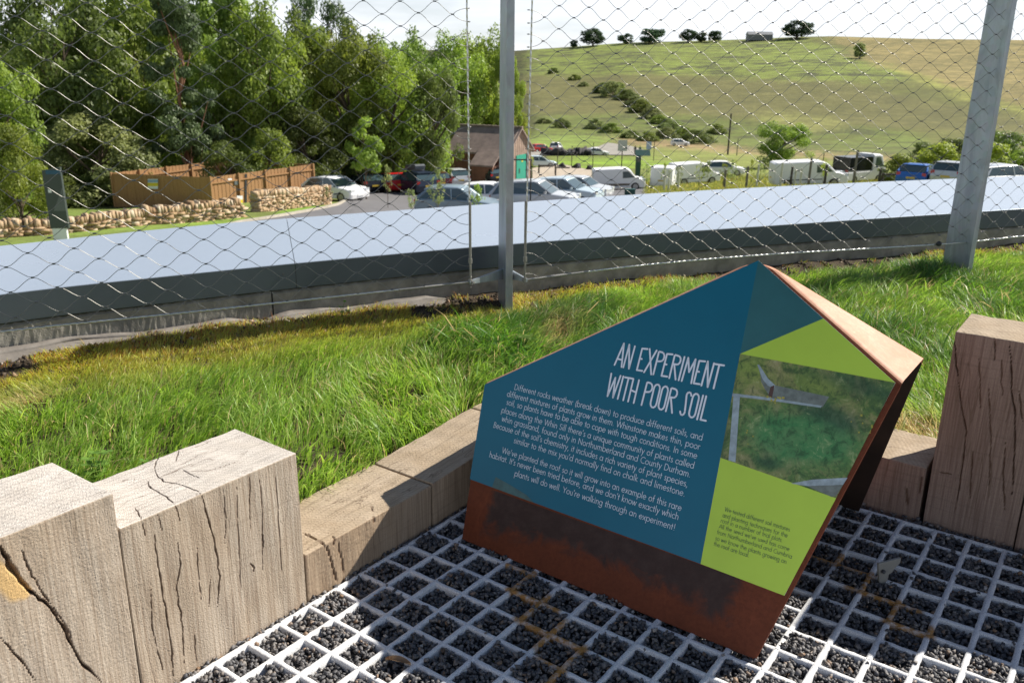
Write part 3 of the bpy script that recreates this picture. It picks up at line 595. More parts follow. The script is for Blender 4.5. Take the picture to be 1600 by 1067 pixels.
# ---- stroke lettering
def arc(cx, cy, rx, ry, a0, a1, n=10): return [(cx+rx*math.cos(R_(a0+(a1-a0)*k/n)), cy+ry*math.sin(R_(a0+(a1-a0)*k/n))) for k in range(n+1)]
OC = lambda cx: arc(cx, .5, .47, .5, 0, 360, 18)
CAP, ASC, DSC = 1.55, 1.72, -.62
GL = {
 'a': (1.12, [OC(.5), [(.97, 0), (.97, 1)]]), 'b': (1.12, [OC(.6), [(.13, 0), (.13, ASC)]]), 'c': (.86, [arc(.52, .5, .47, .5, 48, 312, 12)]), 'd': (1.12, [OC(.5), [(.97, 0), (.97, ASC)]]),
 'e': (1.05, [[(.05, .52), (.97, .52)]+arc(.52, .5, .46, .5, 0, 318, 14)]), 'f': (.58, [[(.25, 0), (.25, 1.4)]+arc(.47, 1.42, .22, .28, 180, 75, 5), [(.02, .95), (.52, .95)]]),
 'g': (1.12, [OC(.5), [(.97, 1), (.97, -.2)]+arc(.52, -.2, .45, .42, 0, -165, 9)]), 'h': (.98, [[(.13, 0), (.13, ASC)], [(.13, .55)]+arc(.48, .62, .35, .38, 170, 0, 8)+[(.83, 0)]]),
 'i': (.32, [[(.13, 0), (.13, 1)], [(.13, 1.38), (.13, 1.44)]]), 'k': (.86, [[(.13, 0), (.13, ASC)], [(.72, 1), (.15, .48), (.8, 0)]]), 'l': (.32, [[(.13, 0), (.13, ASC)]]),
 'm': (1.52, [[(.13, 0), (.13, 1)], [(.13, .6)]+arc(.43, .66, .3, .34, 170, 0, 7)+[(.73, 0)], [(.73, .6)]+arc(1.05, .66, .32, .34, 170, 0, 7)+[(1.37, 0)]]),
 'n': (.98, [[(.13, 0), (.13, 1)], [(.13, .55)]+arc(.48, .62, .35, .38, 170, 0, 8)+[(.83, 0)]]), 'o': (1.06, [OC(.53)]), 'p': (1.12, [OC(.6), [(.13, DSC), (.13, 1)]]), 'q': (1.12, [OC(.5), [(.97, DSC), (.97, 1)]]),
 'r': (.58, [[(.13, 0), (.13, 1)], [(.13, .6)]+arc(.42, .66, .29, .34, 170, 60, 5)]), 's': (.66, [arc(.34, .75, .22, .24, 35, 180, 6)+[(.2, .58), (.5, .42)]+arc(.33, .24, .25, .24, 40, -150, 7)]),
 't': (.52, [[(.25, 0), (.25, 1.4)], [(.0, .95), (.5, .95)]]), 'u': (.98, [[(.13, 1)]+arc(.47, .38, .34, .38, 180, 360, 9)+[(.81, 1)], [(.81, 0), (.81, 1)]]), 'v': (.84, [[(.04, 1), (.42, 0), (.8, 1)]]),
 'w': (1.3, [[(.03, 1), (.33, 0), (.64, 1), (.95, 0), (1.26, 1)]]), 'x': (.84, [[(.05, 0), (.78, 1)], [(.05, 1), (.78, 0)]]), 'y': (.84, [[(.04, 1), (.42, .06)], [(.8, 1), (.14, DSC)]]),
 'A': (1.4, [[(.03, 0), (.7, CAP), (1.37, 0)], [(.3, .55), (1.1, .55)]]), 'B': (.98, [[(.13, 0), (.13, CAP), (.4, CAP)]+arc(.42, 1.17, .33, .38, 90, -90, 7)+[(.13, .8)], [(.42, .8)]+arc(.45, .4, .42, .4, 90, -90, 7)+[(.13, 0)]]),
 'C': (1.35, [arc(.82, .77, .74, .78, 50, 310, 14)]), 'D': (1.32, [[(.13, 0), (.13, CAP), (.42, CAP)]+arc(.45, CAP/2, .76, CAP/2, 90, -90, 12)+[(.13, 0)]]), 'I': (.34, [[(.16, 0), (.16, CAP)]]),
 'N': (1.42, [[(.15, 0), (.15, CAP), (1.25, 0), (1.25, CAP)]]), 'S': (.92, [arc(.46, 1.17, .31, .36, 35, 200, 7)+[(.28, .88), (.66, .66)]+arc(.44, .39, .36, .38, 30, -160, 8)]),
 'W': (1.95, [[(.03, CAP), (.5, 0), (.97, CAP), (1.44, 0), (1.91, CAP)]]), 'Y': (1.2, [[(.04, CAP), (.6, .7), (1.15, CAP)], [(.6, .7), (.6, 0)]]),
 ',': (.38, [[(.22, .08), (.06, -.3)]]), '.': (.38, [[(.17, .0), (.17, .06)]]), "'": (.32, [[(.2, 1.62), (.1, 1.2)]]), '(': (.5, [arc(.9, .6, .68, 1.1, 128, 232, 8)]), ')': (.5, [arc(-.4, .6, .68, 1.1, 52, -52, 8)]),
 '!': (.50, [[(.30, .42), (.30, CAP)], [(.30, 0), (.30, .06)]]), ' ': (.52, []), '1': (.6, [])}
def ribbon(mb, pts, w_, n, rnd=True):
    """flat stroke with round joints on the sign plane"""
    P = [np.array(p, float) for p in pts]
    for i in range(len(P)-1):
        d = P[i+1]-P[i]; L = np.linalg.norm(d)
        if L < 1e-9: continue
        d /= L; q = np.array([-d[1], d[0]])*w_/2
        mb.add([SP(*(P[i]+q), n), SP(*(P[i]-q), n), SP(*(P[i+1]-q), n), SP(*(P[i+1]+q), n)], [(0, 1, 2, 3)])
    if rnd:
        ends = [P[0], P[-1]]+(P[1:-1] if len(P) < 7 else [])
        for e in ends:
            K = 8; mb.add([SP(e[0]+w_/2*math.cos(2*PI*k/K), e[1]+w_/2*math.sin(2*PI*k/K), n+.00012) for k in range(K)], [tuple(range(K))])
def text_line(mb, txt, u0, u1, v, xh, wt, n):
    tw = sum(GL[c][0] for c in txt)+.14*(len(txt)-1); sx = (u1-u0)/tw; x = u0
    for c in txt:
        ad, st = GL[c]
        for q, s in enumerate(st): ribbon(mb, [(x+px_*sx, v+py_*xh) for px_, py_ in s], wt, n+.00003*(q % 3), True)
        x += (ad+.14)*sx
L1 = [("Different rocks weather (break down) to produce different soils, and", .0669, .7116, .5108), ("different mixtures of plants grow in them. Whinstone makes thin, poor", .0455, .7103, .4840),
      ("soil, so plants have to be able to cope with tough conditions. In some", .0508, .7083, .4580), ("places along the Whin Sill there's a unique community of plants called", .0388, .7064, .4294),
      ("whin grassland, found only in Northumberland and County Durham.", .0475, .702, .4033), ("Because of the soil's chemistry, it includes a rich variety of plant species,", .0224, .7009, .3759),
      ("similar to the mix you'd normally find on chalk and limestone.", .1114, .6994, .3482), ("We've planted the roof so it will grow into an example of this rare", .0766, .6988, .3068),
      ("habitat. It's never been tried before, and we don't know exactly which", .0331, .6966, .2810), ("plants will do well. You're walking through an experiment!", .1417, .6936, .2500)]
mb = MB()
for t_, a, b, v in L1: text_line(mb, t_, a, b, v, .0112, .00142, NP_+.0012)
mb.build('body_text', M_INK, panel)
L2 = [("We tested different soil mixtures", .8175, .9954, .3433), ("and planting techniques for the", .8156, .9932, .3265), ("roof in a number of trial plots.", .8141, .9841, .3110), ("All the seed we've used has come", .8133, 1.0054, .2950), ("from Northumberland and Cumbria", .8112, 1.0160, .2785), ("so we know the plants growing on", .8108, 1.0057, .2615), ("the roof are local.", .81, .9093, .2458)]
mb = MB()
for t_, a, b, v in L2: text_line(mb, t_, a, b, v, .0070, .00088, NP_+.0012)
mb.build('small_text', M_INKD, panel)
# title: narrow hand-drawn capitals, unit height; strokes given per letter
o0 = lambda cx, r: arc(cx, .80, r, .19, 0, 180, 6)+arc(cx, .2, r, .19, 180, 360, 6)+[(cx+r, .8)]
TG = {'A': (.50, [[(.03, .02), (.27, 1.), (.44, .0)], [(.12, .3), (.38, .3)]]), 'N': (.46, [[(.04, 0), (.08, 1.), (.36, .0), (.4, .98)]]), 'E': (.40, [[(.35, .98), (.06, .95), (.04, .02), (.34, .04)], [(.05, .52), (.17, .52)]]),
      'X': (.50, [[(.05, .0), (.44, 1.)], [(.06, 1.), (.45, -.02)]]), 'P': (.46, [[(.06, 0), (.08, .98), (.3, .97)]+arc(.28, .78, .14, .18, 80, -80, 5)+[(.08, .56)]]), 'R': (.48, [[(.06, 0), (.07, .98), (.28, .97)]+arc(.28, .79, .15, .18, 80, -80, 5)+[(.09, .6)], [(.16, .58), (.40, .0)]]),
      'I': (.20, [[(.08, 0), (.10, .98)]]), 'M': (.62, [[(.04, .0), (.1, .98), (.3, .42), (.48, .98), (.54, .0)]]), 'T': (.42, [[(.0, .96), (.44, .98)], [(.21, .96), (.2, .0)]]), 'W': (.62, [[(.02, .98), (.1, .0), (.3, .85), (.42, .0), (.56, .98)]]),
      'H': (.46, [[(.06, 0), (.06, .98)], [(.38, 0), (.38, .98)], [(.06, .5), (.38, .45)]]), 'O': (.44, [o0(.21, .16)]), 'S': (.42, [[(.38, .86)]+arc(.26, .84, .12, .14, 20, 175, 5)+[(.2, .5), (.24, .2)]+arc(.13, .16, .12, .15, 10, -170, 5)]), 'L': (.38, [[(.06, .98), (.05, .02), (.32, .03)]]), ' ': (.30, [])}
mb = MB()
for txt, a, b, v, sl in (("AN EXPERIMENT", .393, .7225, .658, .0), ("WITH POOR SOIL", .390, .7125, .5640, .0)):
    tw = sum(TG[c][0] for c in txt); sx = (b-a)/tw; x = a
    for c in txt:
        ad, st = TG[c]
        for q, s in enumerate(st): ribbon(mb, [(x+p_*sx, v+r_*.0695) for p_, r_ in s], .0054, NP_+.0012+.0001*q)
        x += ad*sx
mb.build('title_lettering', mat('print_title_white', (.82, .88, 1.0), .4, 0, .02), panel)
# ------------------------------------------------------------------ roof turf, kerb, coping
def smooth_path(P, n=60):
    P = np.array(P, float); t = np.arange(len(P)); tt = np.linspace(0, len(P)-1, n); out = []
    for q in tt:
        i = min(int(q), len(P)-2); f = q-i; p0 = P[max(i-1, 0)]; p1 = P[i]; p2 = P[i+1]; p3 = P[min(i+2, len(P)-1)]
        out.append(.5*((2*p1)+(-p0+p2)*f+(2*p0-5*p1+4*p2-p3)*f*f+(-p0+3*p1-3*p2+p3)*f**3))
    return np.array(out)
ZT = .49; ZF = .36
ft = [onz(x, y, ZT)[:2] for x, y in [(0,460),(250,432.5),(500,407.5),(800,381),(1200,352.5),(1600,326)]]
bkp = [onz(x, y, ZT)[:2] for x, y in [(0,388),(200,366.5),(400,348),(800,319.5),(1200,294),(1600,277)]]
d0 = (ft[0]-ft[1]); d0 /= np.linalg.norm(d0); d1 = ft[-1]-ft[-2]; d1 /= np.linalg.norm(d1)
FT = smooth_path([ft[0]+d0*2.6+np.array([.25,-.5]), ft[0]+d0*1.2+np.array([.06,-.12])]+ft+[ft[-1]+d1*1.5, ft[-1]+d1*3.2], 120)
def normals2(P):
    T = np.gradient(P, axis=0); T /= np.linalg.norm(T, axis=1, keepdims=True); return np.stack([-T[:, 1], T[:, 0]], 1)
NF = normals2(FT)
if NF[60][1] < 0: NF = -NF                           # points away from the roof
BKS = np.array(bkp); 
def width_at(p, n):
    best = 1.2; ds = []
    Q = smooth_path([BKS[0]+(BKS[0]-BKS[1])*1.5]+list(BKS)+[BKS[-1]+(BKS[-1]-BKS[-2])*1.2], 200); r = Q-p; t = r@n; off = np.abs(r@np.array([n[1], -n[0]])); k = np.argmin(off+(t < 0)*99); return t[k] if off[k] < .4 else best
UB = np.array([math.sin(R_(-16)), math.cos(R_(-16))]); WD = np.array([width_at(FT[i], UB) for i in range(len(FT))]); WD = np.clip(WD, 1.0, 1.9); WD = np.convolve(np.pad(WD, 7, 'edge'), np.ones(15)/15, 'valid')
def strip(mb, P0, P1, mi=0):
    n = len(P0); mb.add(list(P0)+list(P1), [(i, i+1, n+i+1, n+i) for i in range(n-1)], mi)
def P3(P, z): return np.concatenate([P, np.full((len(P), 1), z)], 1) if np.isscalar(z) else np.concatenate([P, np.asarray(z)[:, None]], 1)
px_ft = np.array([tpx((p[0], p[1], ZT))[0] for p in FT])
def coping(i0, i1, label):
    root = empty('metal_coping', (FT[i0][0], FT[i0][1], ZF)); tag(root, label, 'coping', 'metal coping sheets along the roof edge'); off = np.array(root.location)
    F_ = FT[i0:i1+1].copy(); N_ = NF[i0:i1+1]; B_ = F_+UB*WD[i0:i1+1, None]
    g = .0016; t = (F_[1]-F_[0]); t /= np.linalg.norm(t); F_[0] += t*g; B_[0] += t*g; t = (F_[-2]-F_[-1]); t /= np.linalg.norm(t); F_[-1] += t*g; B_[-1] += t*g
    mb = MB(); dz = .012*np.sin(np.arange(len(F_))*.35)*0
    rr = .006
    strip(mb, P3(F_+N_*rr, ZT)-off, P3(B_, ZT+.012)-off, 0); strip(mb, P3(B_, ZT+.012)-off, P3(B_, ZT-.20)-off, 0)
    strip(mb, P3(F_+N_*.0015, ZT-.002)-off, P3(F_+N_*rr, ZT)-off, 0)
    mb.build('top_sheet', COPING, root, True)
    mb = MB(); strip(mb, P3(F_, ZF)-off, P3(F_, ZT-.004)-off); strip(mb, P3(F_, ZT-.004)-off, P3(F_+N_*.0015, ZT-.002)-off); strip(mb, P3(F_+N_*.03, ZF+.004)-off, P3(F_, ZF)-off)
    fs = mb.build('fascia', FASCIA, root)
    m = MB(); k = 2 if i0 else len(F_)-3
    for kk in ([len(F_)-2] if not i0 else [2]):
        p = np.array([*F_[kk], ZT-.05])-off; n3 = np.array([-N_[kk][0], -N_[kk][1], 0]); m.tube([p, p+n3*.003], .005, 8)
    m.build('rivet', STEELD, root)
    if i0: mb = MB(); q0, q1 = FT[i0], FT[i0]+UB*WD[i0]; tq = FT[i0+1]-FT[i0]; tq = tq/np.linalg.norm(tq)*.012; mb.prism([np.array([*(q0-tq+UB*.004), ZF+.01])-off, np.array([*(q0+tq+UB*.004), ZF+.01])-off, np.array([*(q0+tq+UB*.004), ZT-.006])-off, np.array([*(q0-tq+UB*.004), ZT-.006])-off], np.array([*(UB*(WD[i0]-.02)), .004])); mb.build('joint_strip', DARKP, root)
i_s = int(np.argmin(np.abs(px_ft-458))); 
coping(0, i_s, 'left sheet of the grey metal roof coping, ending at the seam'); coping(i_s, len(FT)-1, 'long right sheet of the pale grey metal roof coping, from the seam rightwards')
# concrete kerb standing in front of the fascia
KF = FT+NF*.006; KB = FT+NF*.25
px_k = np.array([tpx((p[0], p[1], .3))[0] for p in KF])
def kerb(i0, i1, label, seed):
    rg = np.random.default_rng(seed); m = (i1-i0)*4+1
    def re(P): 
        P = P[i0:i1+1]; s = np.linspace(0, len(P)-1, m); i = np.minimum(s.astype(int), len(P)-2); return P[i]+(P[i+1]-P[i])*(s-i)[:, None]
    f, b, n = re(KF), re(KB), re(NF); g = .004; t = f[1]-f[0]; t /= np.linalg.norm(t); f[0] += t*g; b[0] += t*g; t = f[-2]-f[-1]; t /= np.linalg.norm(t); f[-1] += t*g; b[-1] += t*g
    zt = .350+rg.normal(0, .0012, m); rows = []
    for k, z in enumerate(np.linspace(.05, .340, 8)): rows.append(P3(f+n*rg.normal(0, .0012, m)[:, None], z+rg.normal(0, .001, m)))
    rows.append(P3(f+n*.012, zt)); rows.append(P3(f+n*.09, zt)); rows.append(P3(b, .352))
    mb = MB()
    for a_, b_ in zip(rows[:-1], rows[1:]): strip(mb, a_, b_)
    mb.add([r[0] for r in rows], [tuple(range(len(rows)))]); mb.add([r[-1] for r in rows], [tuple(range(len(rows)))[::-1]])
    o = mb.build('concrete_kerb', CONC, None, False); tag(o, label, 'kerb', 'concrete kerb lengths below the coping')
ik = int(np.argmin(np.abs(px_k-427))); kerb(0, ik, 'weathered concrete kerb length left of the joint, under the coping', 1); kerb(ik, len(KF)-1, 'long weathered concrete kerb right of the joint, behind the fence posts', 2)
# rumpled membrane edge lying at the foot of the kerb
def membrane(px0, px1, label, seed, amp=1.):
    rg = np.random.default_rng(seed); a_, b_ = np.interp([px0, px1], px_k, np.arange(len(px_k))); s = np.linspace(a_, b_, 90); i = np.minimum(s.astype(int), len(KF)-2); f = KF[i]+(KF[i+1]-KF[i])*(s-i)[:, None]; n = NF[i]
    q = np.linspace(0, 1, 90); wob = .009*np.sin(q*5+seed)+.005*np.sin(q*14+seed*2)+.002*np.sin(q*37); tp = np.minimum(1, np.minimum(q, 1-q)*8)
    top = P3(f-n*(.006+.012*np.abs(np.sin(q*19)))[:, None], .205+(.045*amp+wob)*tp); mid = P3(f-n*(.045+.02*np.sin(q*11))[:, None], .215+(.018*amp+.7*wob)*tp); lo = P3(f-n*(.10+.03*np.sin(q*7+1))[:, None], .19+0*q)
    mb = MB(); strip(mb, lo, mid); strip(mb, mid, top); o = mb.build('membrane_flap', MEMB, None, True); m = o.modifiers.new('s', 'SOLIDIFY'); m.thickness = .004
    tag(o, label, 'membrane')
membrane(-260, 420, 'pale rumpled roofing membrane edge at the foot of the left kerb', 1); membrane(400, 705, 'thin pale membrane strip curling at the kerb foot left of the middle post', 2, .8)

# turf surface
def seg_dist(P, Q):                                    # distance of points to polyline Q (numpy)
    d = np.full(len(P), 1e9)
    for i in range(0, len(Q)-1, 2):
        a = Q[i]; b = Q[min(i+2, len(Q)-1)]; v = b-a; t = np.clip(((P-a)@v)/(v@v+1e-12), 0, 1); d = np.minimum(d, np.linalg.norm(P-a-t[:, None]*v, axis=1))
    return d
_gr = np.random.default_rng(5); _ph = _gr.uniform(0, 6.28, 24); _fr = _gr.normal(0, 1, (24, 2))
def noise2(x, y, sc, k0=0, k=8): 
    s = 0
    for i in range(k0, k0+k): s = s+np.sin((x*_fr[i, 0]+y*_fr[i, 1])*sc+_ph[i])
    return s/k**.5
def turf_z(x, y, dk):
    return .118+.085*np.clip(1-dk/1.7, 0, 1)+.012*noise2(x, y, 5)+.006*noise2(x, y, 17, 8)+.012*np.clip(1-dk/.3, 0, 1)
gx, gy = np.meshgrid(np.arange(-6, 9.4, .05), np.arange(-1.5, 9.2, .05)); G = np.stack([gx.ravel(), gy.ravel()], 1)
dk = seg_dist(G, KF); ga = (G-O[:2])@A[:2]; gb = (G-O[:2])@B[:2]
gz = turf_z(G[:, 0], G[:, 1], dk); tim = (ga < 1.30)&(gb > -.33); gz = np.where(tim, -.06, gz)
nr, nc = gx.shape; idx = np.arange(nr*nc).reshape(nr, nc); Q = np.stack([idx[:-1, :-1], idx[:-1, 1:], idx[1:, 1:], idx[1:, :-1]], -1).reshape(-1, 4)
# keep cells on the roof side of the coping front
ktree = KB
def roofside(P):
    i = np.array([np.argmin(((FT-p)**2).sum(1)) for p in P]); return ((P-FT[i])*NF[i]).sum(1) < .12
cc = G[Q].mean(1); far = seg_dist(cc, FT) > .3; keep = np.zeros(len(cc), bool); near = np.where(~far)[0]; keep[near] = roofside(cc[near]); fi = np.where(far)[0]; keep[fi[roofside(cc[fi])]] = True
tag(fast_mesh('turf_ground', np.concatenate([G, gz[:, None]], 1), Q[keep], SOIL, smooth=True), kind='structure')

# grass: individual blades grown in tufts
def grass():
    N = 52000
    bx = rng.uniform(-3.3, 5.6, N); by = rng.uniform(.6, 7.6, N); P = np.stack([bx, by], 1)
    ne = 9000; ie = rng.integers(8, 92, ne); P = np.concatenate([P, KF[ie]-NF[ie]*rng.uniform(.05, .62, ne)[:, None]+rng.normal(0, .03, (ne, 2))]); N = len(P)
    dk = seg_dist(P, KF); a = (P-O[:2])@A[:2]; b = (P-O[:2])@B[:2]; ok = ~((a < 1.335)&(b > -.385))&roofside(P)&(dk > .03)
    pz = tpx_v(np.concatenate([P, np.full((N, 1), .2)], 1)); ok &= (pz[:, 0] > -120)&(pz[:, 0] < 1720)&(pz[:, 1] < 900)
    P = P[ok]; dk = dk[ok]; a = a[ok]; b = b[ok]; X, Y = P.T; px = pz[ok, 0]
    nA = noise2(X, Y, 2.6); nB = noise2(X, Y, 7.5, 8); nC = noise2(X, Y, 4.2, 14)
    edge = .62+.14*nC-.60*np.clip((px-700)/300, 0, 1)+.10*np.clip((300-px)/300, 0, 1); edge = np.clip(edge, .16, 1.1)   # bare, yellowed strip along the kerb
    dry = np.clip(1.15-(dk-.08)/edge, 0, 1); lush = np.clip((dk-edge*.72)/.40, 0, 1)
    bare = (dk < .07+.04*nB)|((dry > .0)&(nB > 1.6))|((px < 60)&(dk < .25+.08*nB))|((px > 640)&(px < 800)&(dk < .30+.08*nB))|((px > 1180)&(px < 1420)&(dk < .26+.06*nB))
    straw = np.exp(-(((a-1.48)/.13)**2+((b-1.05)/.22)**2))+.8*np.exp(-(((px-868)/26)**2+((dk-.75)/.16)**2))+.7*np.exp(-(((px-30)/60)**2+((dk-.6)/.10)**2))
    keep = (rng.random(len(P)) > .9*bare)&(rng.random(len(P)) < (.6+.4*np.clip(lush+.3, 0, 1)))
    P, dk, dry, lush, straw, nA, nB, nC, px = [q[keep] for q in (P, dk, dry, lush, straw, nA, nB, nC, px)]
    nb = 11; T = len(P); n = T*nb; ti = np.repeat(np.arange(T), nb)
    ox = P[ti]+rng.normal(0, .017, (n, 2)); tall = np.clip(.5+.8*nB+.5*nA, 0, 1.6); L = (.034+.050*lush[ti])*(1+.45*lush[ti]*tall[ti])*rng.uniform(.55, 1.45, n)*np.where(straw[ti] > .4, .75, 1); L = np.clip(L, .025, .21)
    fd = (ox-O[:2]); aa = fd@A[:2]; bb = fd@B[:2]; bad = (aa < 1.34)&(bb > -.38); L = np.where(bad, .02, L); ox[bad] = P[ti][bad]
    dkb = seg_dist(ox, KF); z0 = turf_z(ox[:, 0], ox[:, 1], dkb)-.006
    th = nC[ti]*2.0+rng.normal(0, .75, n); th += np.repeat(rng.uniform(-.6, .6, T), nb); lean = np.abs(rng.normal(.40, .25, n))+.35*lush[ti]*np.clip(tall[ti]-.3, 0, 1); curl = rng.uniform(.1, 1.0, n)
    dr = np.stack([np.cos(th), np.sin(th), 0*th], 1); sd_ = rng.uniform(0, 2*PI, n); side = np.stack([np.cos(sd_), np.sin(sd_), 0*sd_], 1)
    wd = rng.uniform(.0010, .0019, n)*(.8+.6*lush[ti]); base = np.concatenate([ox, z0[:, None]], 1)
    wide = rng.random(n) < .035; wd = np.where(wide, wd*2.1, wd); L = np.where(wide, L*1.25, L)
    V = np.empty((n, 7, 3)); ts = [0, .38, .72, 1.]
    for k, t in enumerate(ts):
        ang = lean*t+curl*t*t; hz = L*(t*np.cos(ang*.7)); hx = L*t*np.sin(ang*.8)
        c = base+dr*hx[:, None]+np.array([0, 0, 1.])*hz[:, None]; ww = wd*(1, .95, .6, 0)[k]
        if k < 3: V[:, 2*k] = c-side*ww[:, None]; V[:, 2*k+1] = c+side*ww[:, None]
        else: V[:, 6] = c
    V = V.reshape(-1, 3); o = 7*np.arange(n)[:, None]
    T1 = np.concatenate([o+np.array([[0, 1, 3]]), o+np.array([[0, 3, 2]]), o+np.array([[2, 3, 5]]), o+np.array([[2, 5, 4]]), o+np.array([[4, 5, 6]])], 0)
    g = np.array([.18, .33, .045]); g2 = np.array([.38, .52, .11]); y = np.array([.60, .55, .10]); st = np.array([.55, .43, .22]); rd = np.array([.46, .18, .06]); dg = np.array([.05, .15, .035])
    m = rng.random(n)[:, None]; col = g*(1-m)+g2*m; q = np.clip(.75*nA[ti]+.5*nB[ti]+.05, 0, 1)[:, None]; col = col*(1-q)+(dg*(1-m)+g*m)*q
    yy = np.clip(dry[ti]*1.2+rng.normal(0, .18, n)-.12, 0, 1)[:, None]*np.clip(1-(px[ti]-820)/500, .45, 1)[:, None]; col = col*(1-yy*.8)+y*yy*.8
    r_ = (np.clip(dry[ti]*1.8-.85, 0, 1)*(rng.random(n) < .28))[:, None]; col = col*(1-r_)+rd*r_
    s_ = (np.clip(straw[ti]*1.3, 0, 1)*(rng.random(n) < .85)+(rng.random(n) < .08))[:, None].clip(0, 1); col = col*(1-s_)+st*s_
    col *= rng.uniform(.75, 1.25, n)[:, None]
    fast_ = fast_mesh('grass', V, T1, GRASS, attrs={'bc': np.repeat(np.clip(col, 0, 1), 7, 0)}, n=3); tag(fast_, kind='stuff')
def tpx_v(P):
    d = P-CAM; z = d@Fw; z = np.where(z < .05, .05, z); return np.stack([800+F_PX*(d@Rt)/z, 533.5-F_PX*(d@Up)/z], 1)
grass()
# pebbles and soil crumbs on the bare strip
n = 3600; i = rng.integers(10, len(KF)-12, n); offd = rng.gamma(1.6, .065, n)+.03; P = KF[i]-NF[i]*offd[:, None]+rng.normal(0, .02, (n, 2)); dk_ = seg_dist(P, KF)
V_, F_, cv = rocks(np.concatenate([P, (turf_z(P[:, 0], P[:, 1], dk_)+.002)[:, None]], 1), .004, .016)
def debris_mat():
    t = NT('soil_debris'); a = t.attr('cv'); t.set(t.ramp(a.outputs['Fac'], [(0, (.03,.024,.018)), (.6, (.07,.055,.04)), (.88, (.13,.10,.075)), (.93, (.33,.22,.14)), (1, (.5,.46,.4))]), .9, 0, .2); return t.m
tag(fast_mesh('soil_debris', V_, F_, debris_mat(), attrs={'cv': cv}, n=3), kind='stuff')

# small broad-leaved weeds among the grass
def weed(x, y, nl, size, label, h=.05, col=L_WEED):
    p = onz(x, y, .17); dkk = seg_dist(np.array([p[:2]]), KF)[0]; z0 = turf_z(p[0], p[1], dkk); root = empty('clover_weed', (p[0], p[1], float(z0))); tag(root, label, 'weed', 'broad leaved weeds in the turf')
    lb = MB(); sb = MB(); rg = random.Random(int(x*7+y))
    for k in range(nl):
        th = rg.uniform(0, 2*PI); hh = h*rg.uniform(.5, 1.3); rr = rg.uniform(.2, 1)*size*1.6; c = np.array([math.cos(th)*rr, math.sin(th)*rr, hh]); sb.tube([(0, 0, 0), c*np.array([.5, .5, .7]), c], .0012, 5)
        for q in range(3):
            t2 = th+q*2*PI/3+.4; s = size*rg.uniform(.6, .9); e = np.array([math.cos(t2), math.sin(t2), .15*rg.uniform(-1, 1)]); sd2 = np.array([-math.sin(t2), math.cos(t2), .25*rg.uniform(-1, 1)])
            ring = [c+e*s*.55*(1-math.cos(a_))*.9+sd2*s*.42*math.sin(a_)+Z*.12*s*math.sin(a_/2) for a_ in np.linspace(0, 2*PI, 9)[:-1]]; lb.add(ring, [tuple(range(8))])
    o = lb.build('leaf', col, root, True); o['kind'] = 'stuff'; sb.build('stem', L_WEED, root)
    at = o.data.attributes.new('cv', 'FLOAT', 'POINT'); at.data.foreach_set('value', np.random.default_rng(1).random(len(o.data.vertices)).astype(np.float32))
weed(405, 508, 7, .026, 'small bright clover sprouting by the left kerb membrane', .09); weed(535, 510, 5, .022, 'tiny clover sprig in the yellowed grass near the kerb', .07)
weed(150, 745, 12, .028, 'pale clover patch in the grass behind the left blocks', .10); weed(815, 562, 14, .028, 'clover patch in the grass above the left tip of the sign', .10); weed(225, 745, 9, .022, 'rounded leafy weed behind the gap between the two tall left blocks', .08)

